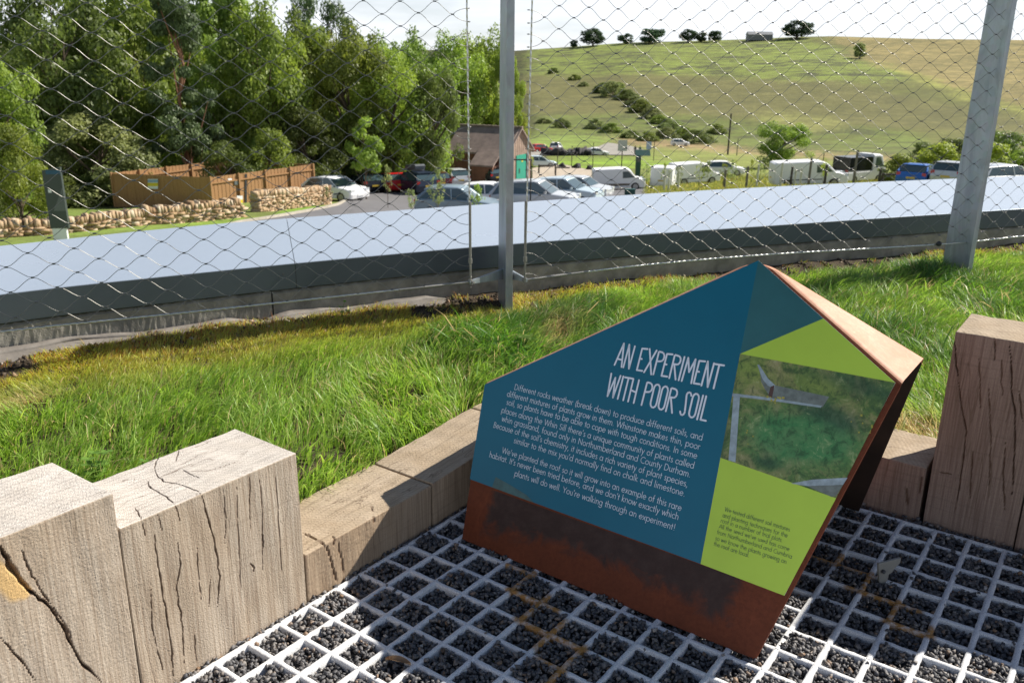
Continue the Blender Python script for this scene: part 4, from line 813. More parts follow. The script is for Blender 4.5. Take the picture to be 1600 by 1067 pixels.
# ------------------------------------------------------------------ fence posts, cables, wire net
ZC = .375
lp = [onz(x, y, z)[:2] for x, y, z in [(0,518,.37),(300,487,.372),(600,455,.375),(735,440.5,.375)]]
rp = [onz(x, y, z)[:2] for x, y, z in [(820,437.5,.375),(1000,415,.385),(1200,397,.40),(1470,380,.42),(1600,367,.43)]]
dl = lp[0]-lp[1]; dl /= np.linalg.norm(dl)
LP = smooth_path([lp[0]+dl*.95+np.array([.04,-.1])]+lp, 60); dr_ = rp[-1]-rp[-2]; dr_ /= np.linalg.norm(dr_); RP = smooth_path(rp+[rp[-1]+dr_*1.0], 90)
def arclen(P): return np.concatenate([[0], np.cumsum(np.linalg.norm(np.diff(P, axis=0), axis=1))])
ZTOP = 2.05
def net_panel(name, P, zb0, zb1, edge_at, label, seed):
    rg = np.random.default_rng(seed); s = arclen(P); Ltot = s[-1]; root = empty(name, (P[0][0], P[0][1], zb0)); off = np.array(root.location); tag(root, label, 'cable net', 'stainless cable net panels of the fence')
    def at(u, z):
        u_ = np.clip(u, 0, Ltot); x = np.interp(u_, s, P[:, 0]); y = np.interp(u_, s, P[:, 1]); return np.array([x, y, z])
    zb = lambda u: zb0+(zb1-zb0)*u/Ltot
    cw, chh = .0875, .0545; dirn = 1 if edge_at == 0 else -1; u_edge = (.085 if edge_at == 0 else Ltot-.085)
    nc = int((Ltot-.085)/cw); nr = int((ZTOP-.40)/chh)
    jit = rg.normal(0, .0016, (nc+3, nr+3, 2)); lean = lambda u: 0
    def node(i, j):
        u = u_edge+dirn*i*cw+jit[i, j, 0]; z = zb(u)+.004+j*chh+jit[i, j, 1]+.004*math.sin(i*.7+j*.3); return at(u, z)
    mb = MB(); r = .00125
    def wire(p, q, f=.9, n=6):
        pts = []
        for k in range(n):
            t = k/(n-1); sm = t*t*(3-2*t); h_ = p*(1-t)+q*t; h_[2] = p[2]+(q[2]-p[2])*((1-f)*t+f*sm); pts.append(h_-off)
        mb.tube(pts, r, 4, 0, False)
    for i in range(nc+1):
        for j in range(nr+1):
            if (i+j) % 2: continue
            p = node(i, j)
            if i < nc:
                if j < nr: wire(p, node(i+1, j+1))
                if j > 0: wire(p, node(i+1, j-1))
            T3 = node(min(i+1, nc), j)-node(max(i-1, 0), j); an = math.atan2(T3[1], T3[0]); mb.box(p-off, (.0125, .0068, .0062), an, 1)
            if i == 0:
                for sg in (1, -1):
                    q = at(u_edge-dirn*.085, p[2]+sg*chh*.55); pts = []
                    for k in range(6):
                        t = k/5; x = p*(1-t)+q*t; x[2] = p[2]+(q[2]-p[2])*math.sin(t*PI/2)**.7; pts.append(x-off)
                    mb.tube(pts, r, 4, 0, False)
                    mb.tube([q-off+np.array([math.cos(a_)*.0062, math.sin(a_)*.0062, sg*.002*math.sin(a_)]) for a_ in np.linspace(0, 2*PI, 9)], r, 4, 0, False)
    net = mb.build('wire_net', [STEEL, STEELD], root)
    # bottom cable with swaged ends, edge cable
    def cab(pts, r0, nm, wsc=1.0):
        m = MB(); n = 8; pts = [np.array(p)-off for p in pts]; m.tube(pts, r0, n); o = m.build(nm, CABLE, root, True)
        L = np.concatenate([[0], np.cumsum([np.linalg.norm(pts[k+1]-pts[k]) for k in range(len(pts)-1)])]); uvl = o.data.uv_layers.new(name='UVMap'); li = np.empty(len(o.data.loops), np.int32); o.data.loops.foreach_get('vertex_index', li)
        ring = li//n; k = li % n; uv = np.stack([L[np.minimum(ring, len(pts)-1)]*9*wsc+k/n*.32, 0*k], 1); uvl.data.foreach_set('uv', uv.astype(np.float32).ravel()); return o
    us = np.linspace(0, Ltot, 60); cab([at(u, zb(u)) for u in us], .0048, 'bottom_cable')
    ue = .0 if edge_at == 0 else Ltot; e0 = at(ue, zb(ue)-.0); e1 = at(ue, ZTOP); cab([e0*(1-t)+e1*t+np.array([dirn*.0, 0, 0])+np.array([-dirn*(-.02 if edge_at == 0 else -.012)*t, 0, 0]) for t in np.linspace(0, 1, 30)], .0042, 'edge_cable')
    cab([at(u, ZTOP) for u in us], .0048, 'top_cable')
    m = MB(); ends = [(ue, dirn)]
    q = lambda u, dz=0: at(u, zb(u)+dz)-off
    m.tube([q(ue), q(ue+dirn*.16)], .0068, 10); m.tube([q(ue+dirn*.16), q(ue+dirn*.26)], .0085, 10); m.tube([q(ue+dirn*.26), q(ue+dirn*.40)], .0068, 10)
    m.tube([e0-off, e0-off+Z*.10], .0058, 10); m.tube([e0-off+Z*.10, e0-off+Z*.125], .0105, 10); m.tube([e0-off+Z*.125, e0-off+Z*.42], .0070, 10); m.tube([e0-off-Z*.012, e0-off+Z*.012], .012, 10)
    m.build('swaged_end', STEEL, root)
    return at, zb, Ltot
atL, zbL, LL = net_panel('cable_net_panel', LP, .365, .375, 1, 'wire net panel left of the middle post, in front of the dark trees', 3)
atR, zbR, LR = net_panel('cable_net_panel', RP, .375, .435, 0, 'wire net panel right of the middle post, in front of the hillside', 4)
def post(x, y, azd, dep0, dep1, th, z0, label, ball=None, lugs=None, ztop=2.08):
    root = empty('fence_post', (x, y, z0)); tag(root, label, 'fence post', 'galvanised posts of the roof edge fence'); az = R_(azd); D = np.array([math.sin(az), math.cos(az), 0]); N = np.array([math.cos(az), -math.sin(az), 0])
    m = MB(); b0, b1 = -.12, ztop-z0
    def sec(z, d): return [-D*d*.5-N*th/2+Z*z, -D*d*.5+N*th/2+Z*z, D*d*.5+N*th/2+Z*z, D*d*.5-N*th/2+Z*z]
    vs = []; K = 10
    for k in range(K+1): t = k/K; vs += sec(b0+(b1-b0)*t, dep0+(dep1-dep0)*t)
    fs = [(4*k+q, 4*k+(q+1) % 4, 4*k+4+(q+1) % 4, 4*k+4+q) for k in range(K) for q in range(4)]+[(3, 2, 1, 0), tuple(4*K+q for q in range(4))]
    m.add(vs, fs); o = m.build('post_fin', GALV, root); bevel(o, .002, 2)
    if ball is not None:
        m = MB(); c = np.array(ball)-np.array(root.location); 
        V = []; F = []; nu, nv = 14, 9
        for j in range(nv+1):
            for i in range(nu): ph = PI*j/nv; V.append(c+.017*np.array([math.sin(ph)*math.cos(2*PI*i/nu), math.sin(ph)*math.sin(2*PI*i/nu), math.cos(ph)]))
        for j in range(nv):
            for i in range(nu): F.append((j*nu+i, j*nu+(i+1) % nu, (j+1)*nu+(i+1) % nu, (j+1)*nu+i))
        m.add(V, F); m.build('cable_clamp', DARKP, root, True)
    if lugs:
        for p in lugs:
            p = np.array(p)-np.array(root.location); m = MB(); d = p-np.array([0, 0, p[2]]); e = d/np.linalg.norm(d[:2]); q = Z*.024
            base = np.array([0, 0, p[2]])+e*.005; tip = p+e*.012; m.prism([base-q*1.3, tip-q*.35, tip+q*.35, base+q*1.3*1.0], np.array([-e[1], e[0], 0])*.010-0, 0); lug = m.build('cable_lug', GALV, root)
            m = MB(); s_ = np.array([-e[1], e[0], 0]); m.tube([p-s_*.016, p+s_*.026], .006, 8); m.build('clevis_pin', STEEL, lug)
P0_ = onz(790, 493, .185); eL = atL(LL, zbL(LL)); eR = atR(0, zbR(0))
post(P0_[0]-.004, P0_[1]+.19, -13, .20, .155, .040, .185, 'galvanised steel fence post in the middle, between the two wire net panels', lugs=[eL, eR])
pr = onz(1491, 430, .2); bl_ = onz(1467, 381, .42)
post(pr[0]+.04, pr[1]+.06, -24, .20, .165, .040, .2, 'galvanised fence post on the right, with the bottom cable passing through it', ball=bl_)
# ------------------------------------------------------------------ the land beyond the roof
ridge_px = [(800,80),(900,73),(980,67),(1100,64),(1160,62),(1250,58),(1300,57),(1430,61),(1600,63)]
RA = [math.degrees(az_of(x, y)) for x, y in ridge_px]; RD = [dep(x, y) for x, y in ridge_px]
PD = [0, 22, 30, 53, 75, 110, 170, 240]; PZ = [-4.6, -4.2, -3.9, -6.23, -8.46, -10.3, -13.7, -15.6]
def zter(x, y):
    x = np.asarray(x, float); y = np.asarray(y, float); D = np.hypot(x, y)+1e-6; az = np.degrees(np.arctan2(x, y))
    z = np.interp(D, PD, PZ); azc = np.clip(az, -40, 45)
    z = z+.08*(np.clip(azc, 6, 30)-6)*np.interp(D, [20, 60, 110, 190], [0, 1, .8, 0])*np.where(y > 0, 1, 0)
    z = z-.35*np.exp(-((azc+3)/6.5)**2)*np.interp(D, [26, 34, 54, 62], [0, 1, 1, 0])
    zr = H+np.interp(azc, RA, RD)*600; s = np.clip((D-240)/360, 0, 1)
    hill = -15.6+(zr+15.6)*(s**1.12)+1.1*np.sin(x*.021+y*.013)*np.sin(s*PI)*.8+.5*np.sin(x*.05-y*.03)*np.sin(s*PI)
    z = np.where(D > 240, np.where(y > 0, hill, -15.6), z)
    z = np.where(D > 600, np.where(y > 0, zr-(D-600)*.06, -15.6), z); z = np.where((D > 600)&(y > 0), np.maximum(z, -40), z)
    return z+.05*np.sin(x*.9)*np.sin(y*.7)*(D < 240)
def hit(px, py):
    d = ray(px, py); hd = math.hypot(d[0], d[1]); t = np.concatenate([np.arange(24, 120, .1), np.arange(120, 640, .5)])/hd
    P = CAM+np.outer(t, d); zt = zter(P[:, 0], P[:, 1]); k = np.argmax(zt >= P[:, 2])
    if not (zt >= P[:, 2]).any(): k = len(t)-1
    return np.array([P[k, 0], P[k, 1], float(zt[k])])
def at_D(px, yref, D):
    a = az_of(px, yref); x, y = math.sin(a)*D, math.cos(a)*D; return np.array([x, y, float(zter(x, y))])
ZONES = [  # polygon in the photo, ground-cover colour, scrub amount
 ([(700,300),(700,60),(1700,40),(1700,300)], (.19,.20,.062), .3),
 ([(780,70),(1260,60),(1340,92),(1450,128),(1300,128),(1100,118),(780,124)], (.26,.325,.07), 1),
 ([(780,118),(1100,118),(1300,128),(1600,190),(1600,215),(1400,200),(1100,180),(780,178)], (.20,.19,.075), 0.35),
 ([(1275,40),(1700,40),(1700,200),(1500,150),(1400,112),(1330,84)], (.36,.29,.12), .3),
 ([(1380,100),(1390,98),(1500,140),(1640,180),(1640,200),(1500,152),(1420,125)], (.37,.38,.10), 0),
 ([(780,176),(1000,180),(1300,192),(1450,210),(1450,246),(1150,238),(1000,222),(780,218)], (.185,.23,.06), .8),
 ([(1150,175),(1290,180),(1330,200),(1250,205)], (.30,.30,.10), 0),
 ([(930,212),(1000,216),(1100,226),(1190,236),(1430,244),(1430,256),(1180,252),(1080,240),(990,228)], (.42,.29,.16), 0),
 ([(780,208),(940,212),(960,225),(900,236),(780,240)], (.27,.37,.08), 0),
 ([(1000,228),(1150,240),(1430,252),(1700,262),(1700,330),(1000,330),(990,262)], (.28,.32,.085), .0),
 ([(845,266),(862,248),(960,243),(1060,252),(1110,262),(1000,264),(905,264)], (.30,.47,.055), 0),
 ([(0,330),(190,326),(330,322),(375,330),(385,362),(0,420)], (.27,.40,.07), 0),
 ([(-200,300),(-200,-50),(828,-50),(828,262),(560,285),(500,300),(180,328)], (.05,.055,.022), 0),
 ([(395,348),(440,330),(510,310),(520,322),(400,347)], (.24,.42,.05), 0)]
def build_terrain():
    azs = np.concatenate([np.arange(-180, -36, 6.), np.arange(-36, 36, .1), np.arange(36, 180, 6.)]); azs = np.radians(azs)
    Ds = np.concatenate([[3], np.arange(14, 60, .8), np.arange(60, 120, 1.6), np.arange(120, 240, 3.5), np.arange(240, 606, 4.), np.geomspace(612, 6000, 18)])
    AZ, DD = np.meshgrid(azs, Ds); X = np.sin(AZ)*DD; Y = np.cos(AZ)*DD; Zt = zter(X, Y); V = np.stack([X, Y, Zt], -1).reshape(-1, 3)
    pp = tpx_v(V); front = V[:, 1] > 5; jx = 9*noise2(V[:, 0], V[:, 1], .09)+5*noise2(V[:, 0], V[:, 1], .5, 8); jy = 2.2*noise2(V[:, 0], V[:, 1], .06, 10)+1.0*noise2(V[:, 0], V[:, 1], .4, 4)
    near = np.hypot(V[:, 0], V[:, 1]) < 60; jx = np.where(near, jx*.4, jx); jy = np.where(near, jy*.4, jy)
    col = np.tile(np.array([.22, .27, .07]), (len(V), 1)); scr = np.zeros(len(V))
    K = 7; acc = np.zeros((len(V), 3)); base_col = col.copy()
    for q in range(K):
        ck_ = base_col.copy(); ss = np.zeros(len(V)); ox = rng.normal(0, 9, len(V))*(~near)+rng.normal(0, 1.2, len(V)); oy = rng.normal(0, 3.2, len(V))*(~near)+rng.normal(0, .7, len(V))
        for poly, c, s in ZONES:
            m = front&inside(pp[:, 0]+jx+ox, pp[:, 1]+jy+oy, poly); ck_[m] = c; ss[m] = s
        acc += ck_; scr += ss/K
    col = acc/K
    nr, nc = AZ.shape; idx = np.arange(nr*nc).reshape(nr, nc); idx = np.concatenate([idx, idx[:, :1]], 1)
    Q = np.stack([idx[:-1, :-1], idx[1:, :-1], idx[1:, 1:], idx[:-1, 1:]], -1).reshape(-1, 4)
    tag(fast_mesh('terrain', V, Q, TERR, smooth=True, attrs={'tc': col, 'scrub': scr}), kind='structure')
build_terrain()
def draped(name, top, bot, m_, lift=.04, step=3, nrow=14):
    xs = np.arange(top[0][0], top[-1][0]+.1, step); yt = np.interp(xs, *zip(*top)); yb = np.interp(xs, *zip(*bot)); V = []
    for x, a, b in zip(xs, yt, yb):
        P = hit(x, a); Q = hit(x, b)
        for k in range(nrow+1): t = k/nrow; p = P[:2]*(1-t)+Q[:2]*t; V.append((p[0], p[1], float(zter(*p))+lift))
    n = len(xs); idx = np.arange(n*(nrow+1)).reshape(n, nrow+1); F_ = np.stack([idx[:-1, :-1], idx[:-1, 1:], idx[1:, 1:], idx[1:, :-1]], -1).reshape(-1, 4)
    tag(fast_mesh(name, V, F_, m_, smooth=True), kind='structure')
draped('car_park', [(330,363),(375,351),(413,345),(510,327),(545,314),(552,297),(600,288),(700,282),(850,279),(930,284),(1015,297)], [(330,420),(1015,352)], ASPH, .05)
draped('gravel_yard', [(832,264),(850,259),(880,258),(900,262),(940,270)], [(832,283),(940,297)], mat('pale_gravel', (.44,.37,.29), .95, 0, .2, 2), .07)
draped('track', [(780,240),(830,238),(900,235),(935,230),(950,224),(985,229),(1012,237)], [(780,246),(850,244),(935,243),(1000,244),(1012,243)], mat('pale_track', (.30,.28,.24), .95, 0, .2, .6), .12)
mb = MB(); kp = [hit(x, y) for x, y in [(300,370),(330,362.5),(375,350.5),(413,344.5),(460,336),(510,326.5),(530,321),(545,313)]]
for p, q in zip(kp[:-1], kp[1:]):
    d = q-p; n_ = np.array([-d[1], d[0], 0]); n_ /= np.linalg.norm(n_); mb.prism([p-n_*.09-Z*.1, q-n_*.09-Z*.1, q+n_*.09-Z*.1, p+n_*.09-Z*.1], Z*.24)
tag(mb.build('road_kerb', KERBM), kind='structure')

# ------------------------------------------------------------------ trees
def leaf_mesh(name, P, Nn, size, cv, mat_, parent=None):
    n = len(P); r = rng.normal(size=(n, 3)); Nn = Nn+r*.55; Nn /= np.linalg.norm(Nn, axis=1, keepdims=True)
    t = np.cross(Nn, rng.normal(size=(n, 3))); t /= np.linalg.norm(t, axis=1, keepdims=True)+1e-9; b = np.cross(Nn, t); s = (size*rng.uniform(.55, 1.35, n))[:, None]
    V = np.stack([P-t*s*.9, P-b*s*.5+t*s*.1, P+t*s, P+b*s*.55], 1).reshape(-1, 3)
    return fast_mesh(name, V, np.arange(4*n).reshape(n, 4), mat_, parent, attrs={'cv': np.repeat(cv, 4)})
def crown_pts(kind, seed, nl):
    rg = np.random.default_rng(seed); cl = []
    if kind == 'broad':
        for k in range(64):
            v = rg.normal(size=3); v /= np.linalg.norm(v); r = rg.uniform(.45, 1)**.6; c = np.array([v[0]*.40*r, v[1]*.40*r, .58+v[2]*.36*r]); cl.append((c, rg.uniform(.06, .13)))
        cl += [(np.array([rg.uniform(-.3, .3), rg.uniform(-.3, .3), rg.uniform(.10, .35)]), rg.uniform(.07, .13)) for _ in range(14)]
    elif kind == 'tall':
        for k in range(60):
            z = rg.uniform(.14, .96); rr = .46*math.sin(min(1, (1.04-z)/.55)*PI/2)*rg.uniform(.3, 1); th = rg.uniform(0, 2*PI); cl.append((np.array([math.cos(th)*rr, math.sin(th)*rr, z]), rg.uniform(.05, .10)))
    elif kind == 'bush':
        for k in range(64):
            v = rg.normal(size=3); v /= np.linalg.norm(v); v[2] = abs(v[2])*1.0-.12; r = rg.uniform(.5, 1)**.5; cl.append((np.array([v[0]*.41*r, v[1]*.41*r, .10+max(0, v[2])*.80*r]), rg.uniform(.06, .14)))
    elif kind == 'pine':
        for k in range(44):
            z = rg.uniform(.22, .97); rr = (.42*(1.05-z)**.6)*rg.uniform(.25, 1.1); th = rg.uniform(0, 2*PI); cl.append((np.array([math.cos(th)*rr, math.sin(th)*rr, z]), rg.uniform(.06, .12)))
    elif kind == 'conifer':
        for k in range(70):
            z = rg.uniform(.06, 1); rr = .42*(1.02-z)*rg.uniform(.4, 1.05); th = rg.uniform(0, 2*PI); cl.append((np.array([math.cos(th)*rr, math.sin(th)*rr, z]), .03+.06*(1-z)))
    elif kind == 'young':
        for k in range(26):
            z = rg.uniform(.38, .97); rr = .40*math.sin((z-.3)/.7*PI)*rg.uniform(.2, 1); th = rg.uniform(0, 2*PI); cl.append((np.array([math.cos(th)*rr, math.sin(th)*rr, z]), rg.uniform(.04, .09)))
    elif kind == 'ridge':
        for k in range(30):
            v = rg.normal(size=3); v /= np.linalg.norm(v); r = rg.uniform(.5, 1)**.6; cl.append((np.array([v[0]*.38*r, v[1]*.38*r, .50+v[2]*.40*r]), rg.uniform(.10, .19)))
    w_ = np.array([c[1]**2 for c in cl]); w_ /= w_.sum(); ci = rg.choice(len(cl), nl, p=w_); C_ = np.array([c[0] for c in cl])[ci]; R2 = np.array([c[1] for c in cl])[ci]
    v = rg.normal(size=(nl, 3)); v /= np.linalg.norm(v, axis=1, keepdims=True); flat = .38 if kind in ('pine', 'conifer') else .8
    if kind == 'young': R2 = R2*1.2
    P = C_+v*np.array([1, 1, flat])*(R2*rg.uniform(.55, 1.08, nl))[:, None]; cb = rg.random(len(cl))[ci]
    return P, v+np.array([0, 0, .45]), np.clip(.62*cb+.38*rg.random(nl), 0, 1), cl
PROTO = {}
def proto(kind, v, matl, nl, ls, trunk=BARK):
    key = (kind, v, matl.name)
    if key in PROTO: return PROTO[key]
    P, Nn, cv, cl = crown_pts(kind, 100+v*7+len(kind), nl); o = leaf_mesh('crown', P, Nn, ls, cv, matl); me = o.data; bpy.data.objects.remove(o)
    mb = MB(); rg = random.Random(v); top = {'broad': .7, 'tall': .8, 'bush': .45, 'pine': .97, 'conifer': .95, 'young': .85, 'ridge': .65}[kind]; r0_ = {'young': .012, 'bush': .02, 'ridge': .035}.get(kind, .022)
    pts = [np.array([rg.uniform(-.01, .01)*k, rg.uniform(-.01, .01)*k, top*k/6-.02]) for k in range(7)]; mb.tube(pts, [r0_*(1.15-.85*k/6) for k in range(7)], 7)
    for c, r in cl[:int(len(cl)*.4)]:
        z0 = max(.12, min(top*.95, c[2]-.18)); k = min(5, int(z0/top*6)); b = pts[k]; mb.tube([b, (b+c)*.5+np.array([0, 0, -.01]), c], [r0_*.42, r0_*.28, r0_*.1], 4, 0, False)
    o2 = mb.build('trunk', trunk); me2 = o2.data; bpy.data.objects.remove(o2); PROTO[key] = (me, me2); return PROTO[key]
def tree(name, p, h, wdt, kind, v, matl, label, group, nl=9000, ls=.022, cat='tree', trunk=BARK, rz=None):
    me, me2 = proto(kind, v, matl, nl, ls, trunk); root = empty(name, tuple(p), random.uniform(0, 6.28) if rz is None else rz); tag(root, label, cat, group)
    for nm, m_ in (('crown', me), ('trunk', me2)):
        o = bpy.data.objects.new(nm, m_); C.objects.link(o); o.parent = root; o.scale = (wdt, wdt, h)
    return root
def tree_px(name, px, ytop, wpx, D, kind, v, matl, label, group, **k):
    p = at_D(px, 200, D); dn = math.hypot(D, 0); pt = CAM+ray(px, ytop)/math.hypot(*ray(px, ytop)[:2])*D; h = pt[2]-p[2]; wpx = wpx*1.12; zdep = (np.array([p[0], p[1], (p[2]+pt[2])/2])-CAM)@Fw
    return tree(name, p, h, wpx*zdep/F_PX, kind, v, matl, label, group, **k)
GW = 'trees of the dark wood on the left'
for i, (px, yt, wp, D, kd, v, m_, lb) in enumerate([
 (-15, 55, 150, 50, 'broad', 1, L_MID, 'light green broadleaf tree cut by the left edge of the photo'),
 (12, 165, 120, 43, 'bush', 2, L_LIGHT, 'bright green bushy tree low at the left edge, above the stone wall'),
 (105, -55, 215, 63, 'broad', 2, L_DARK, 'huge dark broadleaf tree rising out of frame beside the top left patch of sky'),
 (142, 122, 200, 59, 'bush', 1, L_OLIVE, 'rounded olive grey tree behind the left end of the timber enclosure'),
 (205, -70, 200, 69, 'broad', 3, L_MID, 'tall mid green tree rising out of frame behind the rounded olive tree'),
 (288, -35, 150, 60, 'pine', 1, L_PINE, 'tall pine with a bare reddish trunk and flat layered branches'),
 (362, -45, 170, 66, 'tall', 1, L_MID, 'tall tree with a sunlit yellow green top just right of the pine'),
 (415, -15, 160, 64, 'broad', 1, L_MID, 'broadleaf tree above the right half of the timber enclosure'),
 (470, 5, 165, 68, 'broad', 2, L_MID, 'broad green tree above the parked white car'),
 (545, 30, 165, 66, 'broad', 3, L_MID, 'broad green tree with a sloping top, behind the small car park tree'),
 (470, 138, 130, 62, 'bush', 3, L_DARK, 'low grey green tree just behind the right end of the timber enclosure'),
 (612, 62, 140, 66, 'broad', 1, L_LIGHT, 'sunlit green tree above the parked red car'),
 (590, 44, 120, 76, 'broad', 3, L_MID, 'green tree against the sky behind the gap right of the two dark spires'),
 (655, 36, 130, 74, 'broad', 2, L_MID, 'pointed green tree against the sky above the roof box car'),
 (676, 95, 92, 66, 'broad', 3, L_DARK, 'dark tree to the left of the net edge cable, above the silver cars'),
 (705, 42, 115, 98, 'broad', 1, L_MID, 'mid green tree against the sky left of the middle post'),
 (752, 36, 110, 104, 'broad', 3, L_LIGHT, 'tall pale green tree behind the shed, just left of the middle post'),
 (790, 70, 60, 100, 'tall', 1, L_LIGHT, 'pale green tree partly behind the middle post'),
 (803, 128, 58, 104, 'bush', 2, L_YEL, 'bright yellow green bushy tree right of the middle post, above the shed roof')]):
    tree_px('pine_tree' if kd == 'pine' else 'broadleaf_tree', px, yt, wp, D, kd, v, m_, lb, GW, nl=21000, trunk=BARKP if kd == 'pine' else BARK, ls=.0138 if kd != 'pine' else .012)
for px, yt, wp, D, lb in [(488, -10, 170, 88, 'dark spired conifer poking above the wood, left one of two'), (532, 2, 170, 90, 'dark spired conifer poking above the wood, right one of two')]:
    tree_px('conifer_tree', px, yt, wp*.6, D, 'tall', 3, L_PINE, lb, GW, nl=12000, ls=.014, trunk=BARKP)
for k, (px, yt, wp) in enumerate([(-30, 110, 150), (40, 70, 150), (110, 20, 160), (180, 30, 150), (250, -20, 160), (320, -10, 150), (385, 30, 140), (440, 45, 130), (510, 60, 130), (570, 75, 120), (625, 90, 110), (680, 80, 100), (730, 95, 90)]):
    tree_px('broadleaf_tree', px, yt, wp, 82+3*(k % 3) if px < 660 else 108, 'broad', 1+k % 3, L_MID, 'tree deep in the wood behind the front row of trees', 'trees in the back of the wood', nl=21000, ls=.0138)
for k, (px, yt, wp, D, m_, lb) in enumerate([(350, 190, 100, 56, L_DARK, 'dark shrub at the foot of the wood behind the timber enclosure corner'), (415, 180, 100, 57, L_MID, 'green shrub behind the right panel of the timber enclosure'), (522, 188, 90, 66, L_DARK, 'dark shrub behind the white parked car'), (600, 182, 95, 70, L_MID, 'leafy shrub behind the red car roof'),
     (660, 172, 90, 78, L_LIGHT, 'sunlit shrub above the estate car with the roof box'), (704, 186, 56, 88, L_DARK, 'dark shrub beside the left end of the shed'), (50, 255, 130, 56, L_DARK, 'dark shrub behind the left part of the stone wall'), (130, 262, 110, 58, L_DARK, 'dark shrub between the information pillar and the enclosure')]):
    tree_px('shrub', px, yt, wp, D, 'bush', 1+k % 3, m_, lb, 'shrubs along the edge of the wood', nl=12000, ls=.017, cat='shrub')
GS = 'young trees planted in the car park'
for px, yt, wp, D, v, m_, lb in [(568, 186, 84, 55, 1, L_LIGHT, 'young tree with a bare pale trunk standing before the dark parked car'), (602, 258, 30, 46, 2, L_OLIVE, 'thin leafy whip before the red car'), (640, 290, 26, 38, 3, L_OLIVE, 'wispy sapling on the empty asphalt, just above the coping'),
     (683, 262, 34, 36, 1, L_OLIVE, 'leafy sapling before the rear of the grey blue car'), (745, 288, 34, 34, 2, L_LIGHT, 'small bright sapling between the edge cable and the middle post'), (505, 292, 20, 48, 2, L_OLIVE, 'wispy sapling in front of the white car nose')]:
    tree_px('young_tree', px, yt, wp, D, 'young', v, m_, lb, GS, nl=520 if wp < 60 else 3200, ls=.030, cat='sapling')
# ridge trees and hill bushes
GRD = 'trees standing on the hill ridge'
for k, (px, yt, wp, lb) in enumerate([(922, 43, 38, 'leftmost large dark tree on the ridge'), (972, 51, 26, 'small round tree on the ridge, second of the row'), (1008, 42, 44, 'wide flat-topped tree on the ridge, middle of the row'), (1066, 45, 28, 'tree on the ridge, left of the three close together'),
     (1086, 49, 20, 'smallest tree of the three close together on the ridge'), (1106, 46, 24, 'rightmost of the three close trees on the ridge'), (1230, 31, 48, 'largest round tree on the ridge, right of the farm shed'), (893, 62, 14, 'tiny bush on the ridge left of the large dark tree')]):
    tree_px('ridge_tree', px, yt, wp*1.0, 590, 'ridge', 1+k % 3, L_FAR, lb, GRD, nl=2600, ls=.05)
p = hit(1343, 92); tree('ridge_tree', p, 8, 7.5, 'ridge', 2, L_OLIVE, 'single pale tree on the slope below the golden ridge', GRD, nl=2600, ls=.05)
p = at_D(1186, 62, 588); r_ = empty('farm_shed', p); tag(r_, 'low grey farm shed on the ridge beside the largest round tree', 'shed'); m_ = MB(); m_.box((0, 0, 1.6), (15, 7, 3.4)); m_.build('wall', mat('grey_wall', (.16,.17,.17)), r_); m_ = MB(); m_.prism([(-7.8, -3.8, 3.3), (-7.8, 3.8, 3.3), (-7.8, 0, 5.2)], (15.6, 0, 0)); m_.build('roof', mat('grey_roof', (.22,.23,.24)), r_)
hb = [(943,142,24),(957,148,30),(966,138,18),(980,152,30),(992,163,26),(1003,172,30),(1014,168,18),(1018,182,26),(1030,190,24),(1042,196,22),(1052,206,34),(1068,212,30),(1085,222,34),(1040,214,30),(1012,218,26),(985,214,24),(1105,220,26),(898,122,16),(865,112,14),(912,132,14),(1120,206,22),(878,196,22),(930,198,24),(955,204,26),(850,190,18)]
for k, (px, yb, wp) in enumerate(hb):
    p = hit(px, yb+3); D = math.hypot(p[0], p[1]); wm = wp*D/F_PX*1.5
    tree('hill_bush', p-Z*.3, wm*rng.uniform(.42, .62), wm, 'bush', 1+k % 3, (L_DARK, L_OLIVE, L_MID)[k % 3], 'dark bush in the gully running down the hillside', 'bushes in the gully on the hillside', nl=9000, cat='bush')
GM = 'trees and bushes beyond the right car park'
def mid(px, ytop, ybase, wp, D, kd, m_, lb, name='broadleaf_tree', cat='tree', nl=8000): tree_px(name, px, ytop, wp, D, kd, 1+int(px) % 3, m_, lb, GM, nl=nl, cat=cat)
mid(1226, 188, 255, 92, 108, 'broad', L_MID, 'round green tree standing alone in the field above the long white van', nl=7000)
mid(1448, 212, 0, 66, 92, 'bush', L_DARK, 'dark evergreen left of the right post, behind the yellow green bushes'); mid(1500, 196, 0, 80, 96, 'bush', L_DARK, 'dark evergreen half hidden by the right post')
mid(1572, 180, 0, 100, 98, 'bush', L_DARK, 'tall dark evergreen right of the right post'); mid(1478, 212, 0, 100, 80, 'bush', L_YEL, 'bright yellow green bush left of the right post', 'shrub', 'shrub')
mid(1415, 232, 0, 72, 78, 'bush', L_LIGHT, 'low green bush above the blue hatchback', 'shrub', 'shrub'); mid(1556, 210, 0, 92, 80, 'bush', L_YEL, 'bright yellow green bush right of the right post', 'shrub', 'shrub'); mid(1610, 222, 0, 70, 82, 'bush', L_LIGHT, 'green bush cut by the right edge of the photo', 'shrub', 'shrub')
rg = random.Random(12); GP = 'young planting on the bank before the vans'
wh = [(1012,262,297),(1022,268,300),(1040,266,300),(1062,272,300),(1078,268,299),(1095,274,298),(1108,270,296),(1120,276,295),(1133,268,294),(1146,274,294),(1160,272,292),(1176,276,292),(1190,270,290),(1236,274,288),(1290,274,286),(1000,250,275),(986,246,268),(1150,244,262),(1118,240,258),(1180,246,262)]
